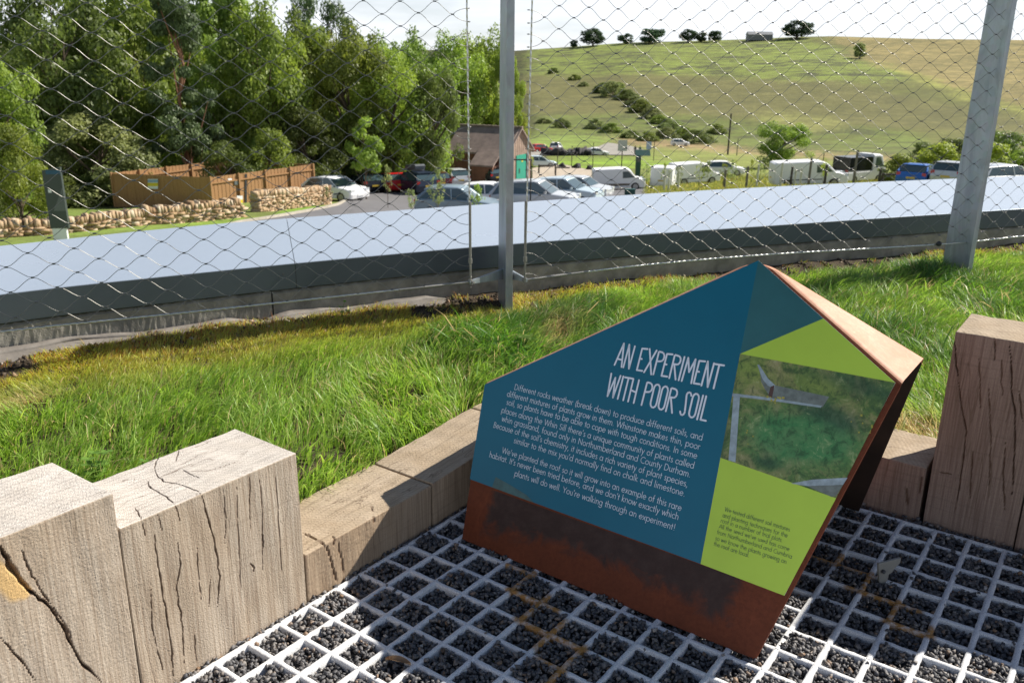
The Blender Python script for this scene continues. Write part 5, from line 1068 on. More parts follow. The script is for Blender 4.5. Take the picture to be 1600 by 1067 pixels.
for k, (px, yt, yb) in enumerate([w9 for q9, w9 in enumerate(wh) if q9 % 3 != 1]):
    D = 66 if yb > 280 else 95; p = at_D(px, 250, D); sc = D/F_PX; tree('whip_sapling', p, 2.1 if yb > 280 else 1.6, 1.1, 'young', 1+k % 3, L_YEL if k % 2 else L_OLIVE, 'yellow green sapling among the young planting on the bank', GP, nl=300, ls=.032, cat='sapling')

# rough grass tufts on the planted bank
n = 5200; px = rng.uniform(1012, 1420, n); D = rng.uniform(58, 88, n); a_ = np.array([az_of(q, 260) for q in px]); X = np.sin(a_)*D; Y = np.cos(a_)*D; P = np.stack([X, Y, zter(X, Y)], 1)
nb = 6; ti = np.repeat(np.arange(n), nb); b0 = P[ti]+np.concatenate([rng.normal(0, .16, (n*nb, 2)), np.zeros((n*nb, 1))], 1); hh = rng.uniform(.10, .36, n*nb); th = rng.uniform(0, 2*PI, n*nb); sd_ = np.stack([np.cos(th), np.sin(th), 0*th], 1)*.035
tipp = b0+np.stack([rng.normal(0, .12, n*nb), rng.normal(0, .12, n*nb), hh], 1); V = np.stack([b0-sd_, b0+sd_, tipp], 1).reshape(-1, 3); cc_ = np.array([.30, .34, .09])*(1-rng.random((n*nb, 1))*.5)+np.array([.22, .13, .04])*(rng.random((n*nb, 1)) < .3)
tag(fast_mesh('rough_grass', V, np.arange(3*n*nb).reshape(-1, 3), GRASS, attrs={'bc': np.repeat(np.clip(cc_, 0, 1), 3, 0)}, n=3), kind='stuff')

# ------------------------------------------------------------------ dry stone walls
def stone_wall(pts, hs, label, thick=.5, seed=0):
    hs = list(hs); rg = np.random.default_rng(seed); V = []; F_ = []; cv = []; root_p = pts[0]
    def stone(c, dims, ang):
        n0 = len(V); x, y, z = np.array(dims)/2; J = rg.normal(0, .018, (8, 3)); ca, sa = math.cos(ang), math.sin(ang); k = rg.random()
        for q, (a, b, c2) in enumerate([(-x,-y,-z),(x,-y,-z),(x,y,-z),(-x,y,-z),(-x,-y,z),(x,-y,z),(x,y,z),(-x,y,z)]):
            p = np.array([a, b, c2])*(.98 if q > 3 else 1)+J[q]*1.1; V.append((c[0]+p[0]*ca-p[1]*sa-root_p[0], c[1]+p[0]*sa+p[1]*ca-root_p[1], c[2]+p[2]-root_p[2])); cv.append(k)
        F_.extend([(n0, n0+3, n0+2, n0+1), (n0+4, n0+5, n0+6, n0+7), (n0, n0+1, n0+5, n0+4), (n0+1, n0+2, n0+6, n0+5), (n0+2, n0+3, n0+7, n0+6), (n0+3, n0, n0+4, n0+7)])
    for wi, (p, q) in enumerate(zip(pts[:-1], pts[1:])):
        d = (q-p)[:2]; L = np.linalg.norm(d); d /= L; ang = math.atan2(d[1], d[0]); z = 0; h = (hs[wi]+hs[wi+1])/2
        while z < h-.22:
            hh = rg.uniform(.055, .13); s = -.05
            while s < L:
                w_ = rg.uniform(.12, .42); t = (s+w_/2)/L; c = p*(1-t)+q*t; c = np.array([c[0], c[1], c[2]+z+hh/2-.05]); c[:2] += np.array([-d[1], d[0]])*rg.normal(0, .02); stone(c, (w_*.97, thick*rg.uniform(.95, 1.05), hh*.96), ang); s += w_
            z += hh
        s = 0
        while s < L:
            w_ = rg.uniform(.08, .16); t = s/L; c = p*(1-t)+q*t; hh = rg.uniform(.24, .36); stone(np.array([c[0], c[1], c[2]+z+hh/2-.07]), (w_, thick*.85, hh), ang+rg.normal(0, .07)); s += w_*1.05
    o = fast_mesh('dry_stone_wall', V, F_, STONE, attrs={'cv': np.array(cv)}); o.location = tuple(root_p); tag(o, label, 'stone wall', 'dry stone walls by the car park')
stone_wall([at_D(-40, 372, 34.5), at_D(60, 366, 34.8), at_D(150, 362, 35.3), at_D(230, 358, 36.3), at_D(300, 352, 37.2), at_D(373, 346, 38.5)], (.50, .52, .52, .57, .68, .90), 'long sandstone dry stone wall in front of the shaded timber enclosure', seed=1)
stone_wall([at_D(400, 336, 42.5), at_D(450, 330, 45), at_D(512, 318, 49)], (.95, .95, 1.05), 'short sandstone dry stone wall below the sunlit timber fence, next to the white car', seed=2)
# timber bin enclosure: four boarded fences
zt = -4.45
def fence(px0, y0, px1, y1, label, nboard, hgt=2.2, post_side=1, group='boarded fences of the timber enclosure'):
    p = onz(px0, y0, zt); q = onz(px1, y1, zt); root = empty('boarded_fence', (p[0], p[1], zt-hgt)); tag(root, label, 'fence', group); d = q-p; L = np.linalg.norm(d); d /= L; n_ = np.array([-d[1], d[0], 0]); mb = MB(); ang = math.atan2(d[1], d[0]); rg = random.Random(nboard)
    for k in range(nboard):
        c = d*(k+.5)*L/nboard+Z*(hgt/2+rg.uniform(-.012, .012))+n_*(.014 if k % 2 else 0); mb.box(c, (L/nboard*1.03, .022, hgt), ang)
    mb.build('boards', PLANK, root); np_ = max(2, int(L/2.4)+1)
    for k in range(np_+1):
        m2 = MB(); m2.box(d*L*k/np_-n_*.07*post_side+Z*(hgt/2+.02), (.1, .1, hgt+.05), ang); m2.build('post', PLANK, root)
    m2 = MB(); m2.box(d*L/2-n_*.045*post_side+Z*hgt*.85, (L, .05, .08), ang); m2.build('rail', PLANK, root)
    return root, p, q
r1, pA, pB = fence(172, 271, 327, 277.5, 'boarded fence panel in shade, facing us above the stone wall, with a small warning sign', 46, post_side=-1)
r2, pB2, pC = fence(327, 277.5, 488, 257, 'sunlit orange boarded fence with a gate, running right to the white car', 60)
fence(172, 271, 335, 252.5, 'sunlit back left fence of the enclosure seen over the shaded panel', 60); fence(335, 252.5, 488, 257, 'shaded back right fence of the enclosure under the trees', 50)
def fsign(x0, y0, x1, y1, pl0, pl1, label, mats, nofs=.05):
    d = pl1-pl0; n_ = np.array([d[1], -d[0], 0]); n_ /= np.linalg.norm(n_)
    if n_@(CAM-pl0) < 0: n_ = -n_
    q = pl0+n_*nofs; c = [onplane(x, y, q, n_) for x, y in [(x0, y1), (x1, y1), (x1, y0), (x0, y0)]]; o0 = c[0]; root = empty('warning_sign', o0); tag(root, label, 'sign', 'small signs on the timber enclosure')
    m = MB(); m.prism([p-o0 for p in c], n_*.01); m.build('plate', WSIGN, root); m = MB(); t = lambda a: c[0]*(1-a)+c[3]*a-o0; s = lambda a: c[1]*(1-a)+c[2]*a-o0
    m.prism([t(.28), s(.28), s(.62), t(.62)], n_*.014); m.build('yellow_band', mats[0], root); m = MB(); m.prism([t(.66), s(.66), s(.93), t(.93)], n_*.013); m.build('blue_band', mats[1], root)
BLs = mat('sign_pale_blue', (.25, .38, .55)); fsign(231, 280, 247, 295.5, pA, pB, 'white and yellow warning sign on the shaded fence panel', (YELS, BLs)); fsign(370, 306, 379, 322, pB, pC, 'white sign with a yellow stripe beside the enclosure gate', (YELS, WSIGN), .3)
m = MB(); d = pC-pB; n_ = np.array([d[1], -d[0], 0]); n_ /= np.linalg.norm(n_); n_ = n_ if n_@(CAM-pB) > 0 else -n_; c = [onplane(x, y, pB+n_*.03, n_) for x, y in [(366,289),(372.5,289),(372.5,283),(366,283)]]; m.prism([p-np.array(r2.location) for p in c], n_*.03); m.build('notice', TOTEMG, r2)
m = MB(); c = [onplane(x, y, pB+n_*.03, n_) for x, y in [(356,283),(362,283),(362,279),(356,279)]]; m.prism([p-np.array(r2.location) for p in c], n_*.02); m.build('notice', WSIGN, r2)
m = MB(); c = [onplane(x, y, pB+n_*.02, n_) for x, y in [(382.5,345),(385.5,345),(385.5,272),(382.5,272)]]; m.prism([p-np.array(r2.location) for p in c], n_*.02); m.build('gate_post', DARKP, r2)
# information pillar
p = at_D(98, 380, 30.5); az = az_of(98, 380); root = empty('information_pillar', p, -az-.35); tag(root, 'dark grey information pillar with a white base in front of the stone wall', 'pillar'); m = MB(); m.prism([(-.27, -.07, .45), (.27, -.07, .45), (.27, -.07, 2.35), (-.27, -.07, 2.25)], (0, .14, 0)); m.build('body', TOTEM, root)
m = MB(); m.box((-.02, 0, .1), (.42, .12, .78)); m.build('base', WSIGN, root); m = MB(); m.prism([(-.1, -.075, 1.0), (.27, -.075, 1.0), (.27, -.075, 1.75)], (0, .003, 0)); m.build('grey_panel', TOTEMG, root); m = MB(); m.box((-.12, -.076, 1.62), (.1, .006, .1)); m.build('emblem', WSIGN, root)
m = MB(); m.box((.05, -.077, 2.2), (.42, .005, .12)); m.build('blue_band', mat('pillar_blue', (.03, .10, .18)), root)

# ------------------------------------------------------------------ shed
def shed():
    p = at_D(798, 280, 84); root = empty('timber_shed', p, R_(-26)); tag(root, 'timber shed with brown tiled roof and green door behind the parked cars', 'shed'); L, Wd, e, h = 5.0, 5.2, 3.05, 5.05   # local: long side faces -y, gable faces +x
    x0, x1, y0, y1 = -5.3, .9, -2.6, 2.6
    m = MB(); m.prism([(x1, y0, -.5), (x1, y1, -.5), (x1, y1, e), (x1, 0, h-.15), (x1, y0, e)], (x0-x1, 0, 0)); m.build('wall', CLAD, root)
    m = MB(); m.box(((x0+x1)/2-.3, y0-.02, 1.3), (x1-x0-.9, .04, 3.4)); m.build('side_cladding', CLADR, root)
    m = MB(); sl = (h-e)/2.6; 
    for s in (-1, 1):
        a = np.array([x0-.3, s*2.9, e-.3*sl]); b = np.array([x0-.3, 0, h]); m.prism([a, b, b-Z*.16, a-Z*.16], (x1-x0+.6, 0, 0))
    m.build('roof', ROOF, root); m = MB(); m.box(((x0+x1)/2, 0, h+.04), (x1-x0+.62, .28, .14)); m.build('ridge_tile', ROOF, root)
    m = MB(); m.prism([(-2.1, -2.55, e+.1), (-2.1, -4.5, 1.85), (-2.1, -4.5, 1.70), (-2.1, -2.55, e-.05)], (2.5, 0, 0)); pr = m.build('porch_roof', ROOF, root); m = MB(); m.box((-.9, -3.4, .7), (2.2, 1.7, 2.2)); m.build('porch_wall', CLADR, root)
    m = MB(); m.box((x1+.03, .35, 1.05), (.06, 2.1, 2.9)); dr = m.build('door', GREENP, root); m = MB(); m.box((x1+.07, .5, 1.95), (.02, .28, .28)); m.build('notice', YELS, dr); m = MB(); m.box((x1+.07, -.1, 1.0), (.03, .2, .45)); m.build('handle', DARKP, dr)
    m = MB(); m.box((x1+.05, 1.55, 1.05), (.08, .28, 2.95)); m.build('door_frame', DARKP, root); m = MB()
    for k in range(13): m.box((x1+.012, -2.5+k*.417, 2.0), (.02, .03, 4.2 if 3 < k < 9 else 2.6))
    m.build('batten', CLAD, root)
    m = MB(); m.tube([(x1+.02, y0-.28, e-.32), (x1+.02, 0, h-.06), (x1+.02, y1+.28, e-.32)], .09, 4); m.build('bargeboard', mat('pale_bargeboard', (.55, .42, .33)), root)
shed()

# ------------------------------------------------------------------ vehicles
def shell(mb, out, W_, inset=.05, crown=.0):
    out = np.array(out, float); c = out.mean(0); ys = [-.5, -.47, -.40, .40, .47, .5]; sc = [1-inset*1.4, 1-inset*.35, 1, 1, 1-inset*.35, 1-inset*1.4]; n = len(out); vs = []
    for y, s in zip(ys, sc):
        for p in out: vs.append((c[0]+(p[0]-c[0])*(1-(1-s)*.6), y*W_, c[1]+(p[1]-c[1])*s))
    fs = [(k*n+i, (k+1)*n+i, (k+1)*n+(i+1) % n, k*n+(i+1) % n) for k in range(5) for i in range(n)]+[tuple(range(n)), tuple(range(5*n, 6*n))[::-1]]
    mb.add(vs, fs)
def arch(xc, r, zb, n=7): return [(xc+r*math.cos(a), zb+max(0, r*math.sin(a))) for a in np.linspace(PI, 0, n)]
def vehicle(name, px, yref, D, heading, kind, paint, label, group, L=4.2, Wd=1.78, Hh=1.48, dz=0, plate=None, roofbox=False, cat='car'):
    p = at_D(px, yref, D); h_ = R_(heading); rz = PI/2-h_; root = empty(name, p+Z*dz, rz)
    # sit on the slope
    e = .5; fx = np.array([math.sin(h_), math.cos(h_)]); sx = (zter(*(p[:2]+fx))-zter(*(p[:2]-fx)))/2; root.rotation_euler = (0, -math.atan(float(sx)), rz)
    tag(root, label, cat, group); wr = .31 if kind != 'van' else .33; xw = .305*L; zb = .20; a = wr+.05
    low = [(-.485*L, zb+.05)]+[(-xw-a-.01, zb)]+arch(-xw, a, wr*.72+0)+arch(xw, a, wr*.72)+[(.485*L, zb), (.5*L, .30*Hh)]
    if kind == 'van': up = [(.49*L, .43*Hh), (.40*L, .52*Hh), (.335*L, .56*Hh), (.215*L, .90*Hh), (.15*L, .975*Hh), (.0, Hh), (-.46*L, .985*Hh), (-.492*L, .94*Hh), (-.5*L, .40*Hh), (-.5*L, .28*Hh)]
    elif kind == 'truck': up = [(.49*L, .42*Hh), (.455*L, .52*Hh), (.36*L, .96*Hh), (.30*L, Hh), (.14*L, Hh), (.13*L, .42*Hh), (-.5*L, .40*Hh), (-.5*L, .28*Hh)]
    else: up = [(.492*L, .44*Hh), (.43*L, .53*Hh), (.22*L, .62*Hh), (-.40*L, .65*Hh), (-.485*L, .62*Hh), (-.5*L, .40*Hh), (-.492*L, .26*Hh)]
    mb = MB(); shell(mb, low+up, Wd, .05 if kind in ('van', 'truck') else .06); body = mb.build('body', paint, root); 
    m = body.modifiers.new('b', 'BEVEL'); m.width = .02; m.segments = 1
    def both(poly, nm, mt, off=.006, taper=None, w=Wd):
        for s in (-1, 1):
            m = MB(); pts = [(x, s*(w/2+off-(taper*(z-.62*Hh) if taper else 0)), z) for x, z in poly]; m.prism(pts, (0, -s*.03, 0)); m.build(nm, mt, root)
    if kind in ('van', 'truck'):
        both([(.07*L, .86*Hh), (.175*L, .86*Hh), (.29*L, .585*Hh), (.07*L, .56*Hh)] if kind == 'van' else [(.19*L, .90*Hh), (.30*L, .90*Hh), (.40*L, .56*Hh), (.19*L, .56*Hh)], 'side_window', GLASSD, .006)
        q0, q1 = ((.232*L, .865*Hh), (.332*L, .578*Hh)) if kind == 'van' else ((.368*L, .93*Hh), (.452*L, .55*Hh))
        m = MB(); n2 = np.array([q0[1]-q1[1], 0, q1[0]-q0[0]]); n2 /= np.linalg.norm(n2); pts = [(q0[0], -.40*Wd, q0[1]), (q0[0], .40*Wd, q0[1]), (q1[0], .42*Wd, q1[1]), (q1[0], -.42*Wd, q1[1])]; m.prism([np.array(t)-n2*.012 for t in pts], n2*.03); m.build('windscreen', GLASSD, root)
        if kind == 'van': both([(-.42*L, .30*Hh), (.15*L, .30*Hh), (.15*L, .335*Hh), (-.42*L, .335*Hh)], 'side_trim', DARKP, .006)
        if kind == 'truck':
            m = MB(); z0 = .42*Hh; m.box((-.19*L, 0, z0+.03), (.60*L, Wd*.98, .06)); m.build('load_bed', SILV, root)
            m = MB(); 
            for y in (-.46*Wd, .46*Wd):
                m.box((-.16*L, y, z0+.60), (.56*L, .03, 1.08))
            m.box((-.16*L, 0, z0+1.14), (.56*L, .92*Wd, .04)); m.box((-.44*L, 0, z0+.60), (.03, .92*Wd, 1.08)); m.build('caged_load', BLACK, root)
    else:
        gx = {'hatch': (-.355, -.465), 'suv': (-.40, -.475), 'estate': (-.425, -.485), 'saloon': (-.22, -.38)}[kind]; g = [(.235*L, .615*Hh), (.065*L, .955*Hh), (gx[0]*L, .935*Hh), (gx[1]*L, .64*Hh)]
        m = MB(); hw = {0: .475, 1: .385, 2: .375, 3: .46}; vs = [(x, -hw[i]*Wd, z) for i, (x, z) in enumerate(g)]+[(x, hw[i]*Wd, z) for i, (x, z) in enumerate(g)]
        m.add(vs, [(0, 1, 2, 3), (7, 6, 5, 4), (0, 4, 5, 1), (1, 5, 6, 2), (2, 6, 7, 3), (3, 7, 4, 0)]); m.build('windows', GLASSD, root)
        m = MB(); t = [(g[1][0]+.03*L, .925*Hh, .395), (g[1][0]-.04*L, .985*Hh, .36), (-.12*L, Hh, .36), (gx[0]*L+.03*L, .975*Hh, .35), (gx[0]*L-.02*L, .925*Hh, .38)]
        V = []; 
        for (x, z, w2) in t: V += [(x, -w2*Wd-.03, z-.035 if z > .93*Hh else z), (x, -w2*Wd*.8, z), (x, w2*Wd*.8, z), (x, w2*Wd+.03, z-.035 if z > .93*Hh else z)]
        F_ = [(4*i+j, 4*i+4+j, 4*i+5+j, 4*i+1+j) for i in range(4) for j in range(3)]; nV = len(V); V += [(x, y, z-.05) for x, y, z in V]; F_ += [tuple(nV+i for i in f[::-1]) for f in F_]
        F_ += [(4*i, nV+4*i, nV+4*i+4, 4*i+4) for i in range(4)]+[(4*i+3, 4*i+7, nV+4*i+7, nV+4*i+3) for i in range(4)]+[(0, 1, nV+1, nV), (1, 2, nV+2, nV+1), (2, 3, nV+3, nV+2)]
        m.add(V, F_); m.build('roof', paint, root, True)
        for s in (-1, 1):
            m = MB()
            def P_(x, z, w2): return np.array([x, s*(w2*Wd+.008), z])
            for pts_, r_2 in (([P_(*g[0], .475), P_(g[1][0], g[1][1]-.02, .388)], .035), ([P_(-.04*L, .63*Hh, .47), P_(-.05*L, .94*Hh, .385)], .03), ([P_(gx[1]*L+.02, .64*Hh, .462), P_(gx[0]*L+.04*L, .93*Hh, .378)], [.10, .05])):
                m = MB(); m.tube(pts_, r_2, 4); m.build('pillar', paint, root)
            m = MB(); m.box((.17*L, s*(.5*Wd+.07), .66*Hh), (.10, .16, .12)); m.build('wing_mirror', paint, root)
    for s in (-1, 1):
        for x in (-xw, xw):
            m = MB(); m.tube([(x, s*(Wd/2-.20), wr), (x, s*(Wd/2-.0), wr)], wr, 16); wh_ = m.build('wheel', TYRE, root); m = MB(); m.tube([(x, s*(Wd/2-.02), wr), (x, s*(Wd/2+.008), wr)], wr*.66, 10); m.build('rim', RIM, wh_)
        m = MB(); m.box((.462*L, s*.36*Wd, .46*Hh), (.12*L*.6, .20*Wd, .08*Hh)); m.build('headlight', LAMPW, root)
        zt_ = .55*Hh if kind not in ('van', 'truck') else .42*Hh; m = MB(); m.box((-.487*L, s*.41*Wd, zt_), (.05, .13*Wd, .13*Hh)); m.build('tail_light', LAMPR, root)
    m = MB(); m.box((-.498*L, 0, .40*Hh), (.03, .52, .12)); m.build('number_plate', PLATEY, root); m = MB(); m.box((.498*L, 0, .26*Hh), (.03, .52, .11)); m.build('number_plate', PLATEW, root)
    m = MB(); m.box((.49*L, 0, .36*Hh), (.04, .5*Wd, .10*Hh)); m.build('grille', DARKP, root)
    if roofbox:
        m = MB(); m.prism([(-.9, -.38, Hh+.12), (1.0, -.38, Hh+.12), (.75, -.38, Hh+.40), (-.8, -.38, Hh+.46), (-.95, -.38, Hh+.36)], (0, .76, 0)); m.box((-.5, 0, Hh+.06), (.05, 1.0, .14)); m.box((.5, 0, Hh+.06), (.05, 1.0, .14)); o = bevel(m.build('roof_box', mat('roof_box_grey', (.14, .15, .16), .35), root), .05)
    return root
GC = 'vehicles parked in the car park'
V_ = vehicle
V_('parked_car', 524, 300, 54, 122, 'hatch', WHITE, 'white car with its nose towards us, beside the end of the short stone wall', GC, Hh=1.5)
V_('parked_car', 570, 290, 64, -32, 'hatch', BLACK, 'black car seen from behind, between the young tree and the red car', GC)
V_('parked_car', 610, 286, 64, -30, 'hatch', RED, 'red hatchback seen from behind, left of the car with the roof box', GC)
V_('parked_car', 650, 290, 62, -30, 'suv', NAVY, 'dark estate car with a grey roof box on top', GC, L=4.6, Hh=1.62, Wd=1.85, roofbox=True)
V_('parked_car', 676, 285, 71, -28, 'hatch', MAROON, 'dark maroon car mostly hidden between the roof box car and the silver estate', GC)
V_('parked_car', 706, 280, 76, -26, 'suv', SILV, 'silver estate car seen from behind, just left of the net edge cable', GC, L=4.5, Hh=1.62)
V_('parked_car', 757, 278, 82, -40, 'estate', BLACK, 'black car in front of the left end of the shed', GC)
V_('parked_car', 716, 318, 41, 97, 'hatch', GREYB, 'grey blue hatchback nearest the coping, left of the middle post', GC, L=3.95, Hh=1.5)
V_('parked_car', 768, 305, 49, 100, 'hatch', WHITE, 'white car half hidden behind the middle post', GC)
V_('parked_car', 838, 300, 43.5, 105, 'estate', SILV, 'silver people carrier with its bonnet to the right, just right of the middle post', GC, L=4.4, Hh=1.68)
V_('parked_car', 884, 300, 49, 112, 'suv', PALEB, 'pale blue car behind the silver people carrier, bonnet to the right', GC, Hh=1.6)
V_('parked_car', 908, 292, 58, 115, 'hatch', SILV, 'silver car of which only the bonnet shows right of the pale blue car', GC)
V_('parked_van', 966, 297, 73, 92, 'van', WHITE, 'small white panel van side on, furthest left of the vans', GC, L=4.4, Hh=1.84, Wd=1.8, cat='van')
V_('parked_van', 1036, 290, 76, 15, 'van', WHITE, 'white van seen square from behind, with a red tail light', GC, L=4.4, Hh=1.9, Wd=1.85, cat='van')
V_('parked_van', 1084, 290, 80, 78, 'van', WHITE, 'white van side on behind the saplings, next to the van seen from behind', GC, L=4.4, Hh=1.95, Wd=1.85, cat='van')
V_('parked_car', 1130, 275, 92, 95, 'hatch', WHITE, 'white car with dark windows beyond the saplings, right of the vans', GC)
V_('parked_van', 1262, 285, 69, 94, 'van', WHITE, 'long white van side on, left of the flatbed truck', GC, L=5.5, Hh=1.95, Wd=1.95, cat='van')
V_('parked_truck', 1338, 285, 80, 60, 'truck', WHITE, 'white pickup truck with a black caged load behind its cab', GC, L=4.9, Hh=2.35, Wd=1.95, cat='truck')
V_('parked_car', 1434, 285, 60, 38, 'hatch', BLUEP, 'bright blue hatchback seen from behind, left of the right post', GC, L=4.1, Hh=1.48)
V_('parked_car', 1487, 285, 60, 38, 'suv', SILV, 'silver car with a dark rear window just left of the right post', GC, L=4.4, Hh=1.56)
V_('parked_car', 1568, 285, 56, 72, 'estate', SILV, 'silver estate car right of the right post, roof above the coping', GC, L=4.5, Hh=1.5)
GF = 'cars far off beyond the green'
V_('parked_car', 869, 238, 168, 15, 'suv', WHITE, 'white car far off on the track behind the green', GF, Hh=1.7); V_('parked_car', 845, 240, 160, 60, 'hatch', RED, 'red car far off next to the shed gable', GF); V_('parked_car', 1062, 233, 195, 100, 'hatch', WHITE, 'pale car far off in the long tan grass', GF)
V_('parked_car', 842, 262, 108, 80, 'hatch', PALEB, 'pale blue car roof just right of the shed', GF, Hh=1.4); V_('parked_car', 932, 244, 150, 88, 'saloon', WHITE, 'white car roof low behind the dark boulders on the green', GF, Hh=1.3)

# ------------------------------------------------------------------ small things in the middle distance
def simple(name, px, py, label, cat, fn, group=None, rz=0):
    p = hit(px, py); root = empty(name, p, rz); tag(root, label, cat, group); fn(root); return root
def post_fn(h, r, m_): 
    def f(o): m = MB(); m.tube([(0, 0, -.2), (0, 0, h*.5), (.02, 0, h)], [r, r*.95, r*.85], 8); m.build('shaft', m_, o); m = MB(); m.tube([(.02, 0, h), (.02, 0, h+.04)], r*1.05, 8); m.build('cap', m_, o)
    return f
simple('utility_pole', 1137, 242, 'tall dark utility pole standing in the tan grass below the hillside', 'pole', post_fn(7.2, .17, RAIL)); simple('utility_pole', 1151, 244, 'short thin grey pole right beside the tall dark utility pole', 'pole', post_fn(3.0, .08, POSTW))
for px, py, h in [(893, 262, 2.6), (926, 262, 3.0), (1021, 252, 3.2), (871, 262, 2.2), (1285, 262, 1.6)]: simple('thin_post', px, py, 'thin dark post standing in the mown green', 'post', post_fn(h, .05, RAIL), 'thin posts on the green')
for px, py, h, m_ in [(1037,300,1.5,PALEPOST),(1044,300,1.5,PALEPOST),(1059,299,1.4,PALEPOST),(1219,290,1.7,PALEPOST),(1241,288,1.2,PALEPOST),(1250,288,1.3,PALEPOST),(1166,291,1.6,POSTW),(1183,284,1.7,PALEPOST),(1131,300,1.4,POSTW),(1263,291,2.0,POSTW),(1333,290,2.4,POSTW),(1235,289,1.4,RAIL),(1373,286,1.2,RAIL),(1288,290,1.5,RAIL)]:
    p = at_D(px, py, 62); root = empty('tree_stake', p); tag(root, 'upright stake or tree guard among the young planting on the bank', 'stake', 'stakes and tree guards on the planted bank'); post_fn(h, .075 if m_ is PALEPOST else .09, m_)(root)
for k, (px, py, s) in enumerate([(848, 253, .5), (878, 262, .45), (901, 264, .5), (920, 266, .5)]):
    p = hit(px, py); o_v, o_f, cvv = rocks(np.zeros((1, 3)), 1.1*s, 1.2*s, .7); o = fast_mesh('boulder', o_v, o_f, mat('boulder', (.05,.045,.05), .9, 0, .3, 3), n=3); o.location = p+Z*.2; tag(o, 'dark boulder on the gravel edge of the green, by the parked cars', 'boulder', 'boulders edging the green')
for k in range(16):
    p = hit(852+k*4.6, 243.5); o_v, o_f, cvv = rocks(np.zeros((1, 3)), .8, 1.1, .8); o = fast_mesh('boulder', o_v, o_f, bpy.data.materials['boulder'], n=3); o.location = p+Z*.4; tag(o, 'dark boulder in the row between the green and the track', 'boulder', 'row of boulders along the track')
def kiosk(o):
    m = MB(); m.box((0, 0, 1.1), (.5, .45, 2.3)); m.build('column', TEALD, o); m = MB(); m.prism([(-.35, -.5, 2.2), (-.35, .5, 2.2), (-.35, .1, 2.75)], (1.5, 0, 0)); m.build('solar_top', TEALD, o); m = MB(); m.box((0, -.24, 1.7), (.3, .02, .3)); m.build('screen', TOTEMG, o)
simple('parking_machine', 996, 277, 'dark green parking ticket machine above the bonnet of the small white van', 'ticket machine', kiosk)
def board(hh, w_, h2, mt):
    def f(o): m = MB(); m.tube([(0, 0, -.2), (0, 0, hh)], .06, 6); m.build('pole', RAIL, o); m = MB(); m.box((0, -.08, hh-h2/2), (w_, .05, h2)); m.build('board', mt, o)
    return f
simple('sign_board', 971, 264, 'pale grey sign board on a dark pole at the edge of the green', 'sign', board(3.4, 1.1, 1.3, mat('board_grey', (.5, .52, .54)))); simple('sign_board', 1013, 243, 'small pale blue sign board near two walking people', 'sign', board(2.3, .9, 1.3, mat('board_blue', (.35, .42, .62))))
def rail(px0, px1, py, D, label, h=.55, grp='low timber rails at the car park edge'):
    p = at_D(px0, py, D); q = at_D(px1, py, D); root = empty('timber_rail', p); tag(root, label, 'rail', grp); d = q-p; L = np.linalg.norm(d[:2]); m = MB(); m.tube([Z*h, d+Z*h], .07, 6); m.build('rail', RAIL, root)
    for k in range(int(L/1.8)+1): m = MB(); c = d*min(1, k*1.8/L); m.tube([c-Z*.1, c+Z*(h+.1)], .09, 6); m.build('post', RAIL, root)
rail(948, 984, 290, 66, 'low dark timber rail in front of the small white van'); rail(1378, 1408, 284, 66, 'low dark timber rail left of the blue hatchback', .8); rail(842, 868, 268, 95, 'low dark timber rail above the silver people carrier roof', .9); rail(868, 890, 270, 92, 'low dark timber rail left of the gravel yard', .9)
p = at_D(984, 303, 60); root = empty('grit_bin', p); tag(root, 'low dark green bin at the asphalt edge under the small white van', 'bin'); m = MB(); m.box((0, 0, .2), (.7, .45, .4)); bevel(m.build('box', TEALD, root), .05); m = MB(); m.box((0, 0, .43), (.76, .5, .06)); m.build('lid', TEALD, root)
p = at_D(829, 300, 36); root = empty('lamp_post', p); tag(root, 'thin dark post with a flat bracket beside the shed door, behind the middle post', 'post'); m = MB(); m.tube([(0, 0, -.5), (0, 0, 2.6)], .03, 8); m.build('shaft', DARKP, root); m = MB(); m.box((-.35, 0, 2.6), (.8, .10, .05)); m.build('bracket', DARKP, root)

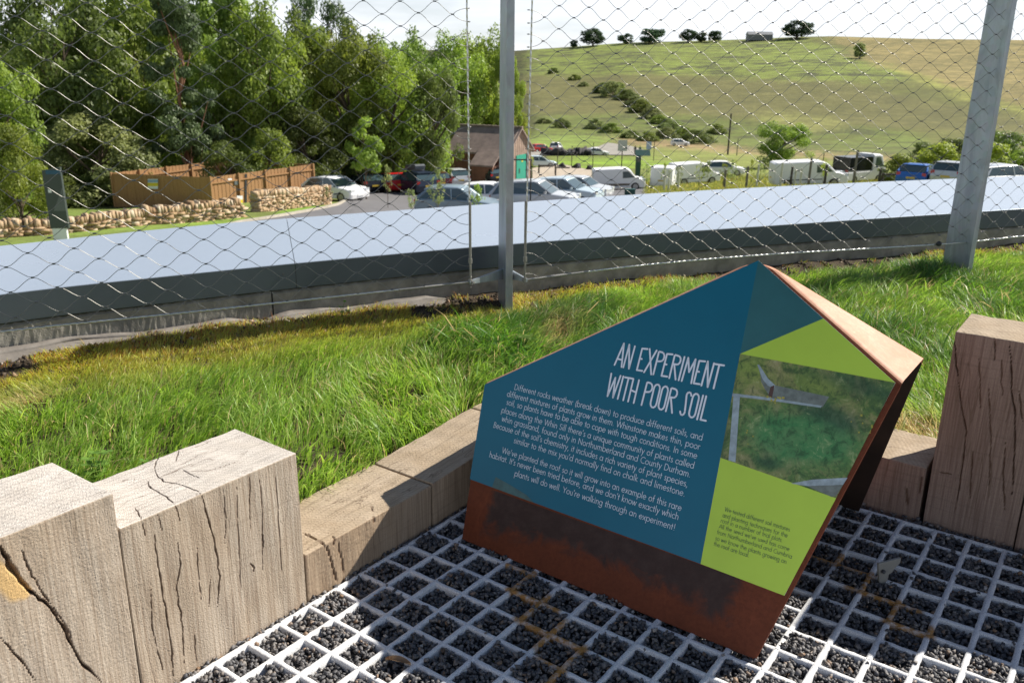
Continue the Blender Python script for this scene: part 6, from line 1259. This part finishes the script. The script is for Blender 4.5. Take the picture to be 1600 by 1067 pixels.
def person(px, py, shirt, trousers, label, face=0):
    p = hit(px, py); root = empty('person', p, face); tag(root, label, 'person', 'people walking beyond the green')
    J = {'pel': (0,0,.95), 'ch': (0,0,1.25), 'nk': (0,0,1.47), 'hd': (0,.01,1.60), 'tp': (0,.0,1.73), 'hl': (.10,0,.90), 'kl': (.11,.10,.50), 'al': (.11,.16,.09), 'tl': (.11,.30,.05), 'hr': (-.10,0,.90), 'kr': (-.11,.02,.50), 'ar': (-.11,-.16,.10), 'tr': (-.11,-.04,.04), 'sl': (.19,0,1.40), 'el': (.24,-.06,1.12), 'wl': (.24,.04,.88), 'fl': (.24,.07,.79), 'sr': (-.19,0,1.40), 'er': (-.24,.03,1.12), 'wr': (-.23,.16,.90), 'fr': (-.23,.20,.82)}
    Rr = dict(pel=.15, ch=.155, nk=.06, hd=.10, tp=.07, hl=.10, kl=.065, al=.045, tl=.04, hr=.10, kr=.065, ar=.045, tr=.04, sl=.065, el=.045, wl=.032, fl=.035, sr=.065, er=.045, wr=.032, fr=.035)
    E = [('pel','ch'),('ch','nk'),('nk','hd'),('hd','tp'),('pel','hl'),('hl','kl'),('kl','al'),('al','tl'),('pel','hr'),('hr','kr'),('kr','ar'),('ar','tr'),('ch','sl'),('sl','el'),('el','wl'),('wl','fl'),('ch','sr'),('sr','er'),('er','wr'),('wr','fr')]
    ks = list(J); me = bpy.data.meshes.new('body'); me.from_pydata([J[k] for k in ks], [(ks.index(a), ks.index(b)) for a, b in E], []); o = bpy.data.objects.new('body', me); C.objects.link(o); o.parent = root
    sk = o.modifiers.new('s', 'SKIN'); 
    if not me.skin_vertices: me.skin_vertices.new()
    for i, k in enumerate(ks): me.skin_vertices[0].data[i].radius = (Rr[k], Rr[k]*.8)
    me.skin_vertices[0].data[0].use_root = True; sb = o.modifiers.new('d', 'SUBSURF'); sb.levels = 1; sb.render_levels = 1
    t = NT('clothed_'+label[:12]); g_ = t.n('ShaderNodeNewGeometry'); tc2 = t.n('ShaderNodeTexCoord'); sp = t.n('ShaderNodeSeparateXYZ'); t.l(tc2.outputs['Object'], sp.inputs[0]); mr = t.n('ShaderNodeMath'); mr.operation = 'DIVIDE'; mr.inputs[1].default_value = 1.8; t.l(sp.outputs[2], mr.inputs[0])
    r = t.n('ShaderNodeValToRGB'); r.color_ramp.interpolation = 'CONSTANT'; e = r.color_ramp.elements; e[0].color = (.03,.025,.02,1); e[1].position = .06; e[1].color = (*trousers, 1)
    for pos, c in ((.52, shirt), (.82, (.45,.28,.2)), (.915, (.05,.035,.025))): x = e.new(pos); x.color = (*c, 1)
    t.l(mr.outputs[0], r.inputs[0]); t.set(r.outputs[0], .8); me.materials.append(t.m)
person(992, 243, (.03,.03,.035), (.02,.02,.03), 'person in dark clothes walking beyond the green, left one of the pair', .4); person(999.5, 244, (.05,.12,.12), (.02,.025,.03), 'person in a dark teal top walking beyond the green, right one of the pair', .3)

# small metal clip and curled leaf on the paving
p = onz(1384, 908, .0); root = empty('metal_clip', p, R_(20)); root.scale = (1.35, 1.35, 1.35); tag(root, 'small grey angled metal clip standing in the gravel of the white grid', 'metal clip'); m = MB(); m.prism([(-.028,0,.050), (.034,0,.052), (.032,0,.038), (.020,0,.030), (.016,0,.020), (.006,0,.016), (.003,0,-.016), (-.010,0,-.018), (-.016,0,-.006), (-.024,0,.03)], (0, .006, 0)); bevel(m.build('plate', mat('dull_grey_metal', (.30,.29,.26), .6, .2), root), .001)
m = MB(); m.tube([(-.015, -.001, .030), (-.015, -.006, .030)], .0045, 8); m.build('stud', STEELD, root)
p = onz(622, 1036, .004); root = empty('dead_leaf', p, R_(-12)); tag(root, 'curled brown dead leaf lying on the white grid near the bottom edge', 'leaf'); m = MB(); V = []; 
for i in range(9):
    t = i/8; w_ = .011*math.sin(t*PI)**.7
    for j in (-1, 0, 1): V.append((-.034+.068*t, j*w_, .004+.008*abs(j)+.004*math.sin(t*4)))
m.add(V, [(3*i+j, 3*i+3+j, 3*i+4+j, 3*i+1+j) for i in range(8) for j in range(2)]); m.build('blade', mat('dead_leaf_brown', (.24,.15,.08), .7, 0, .3, 60), root)
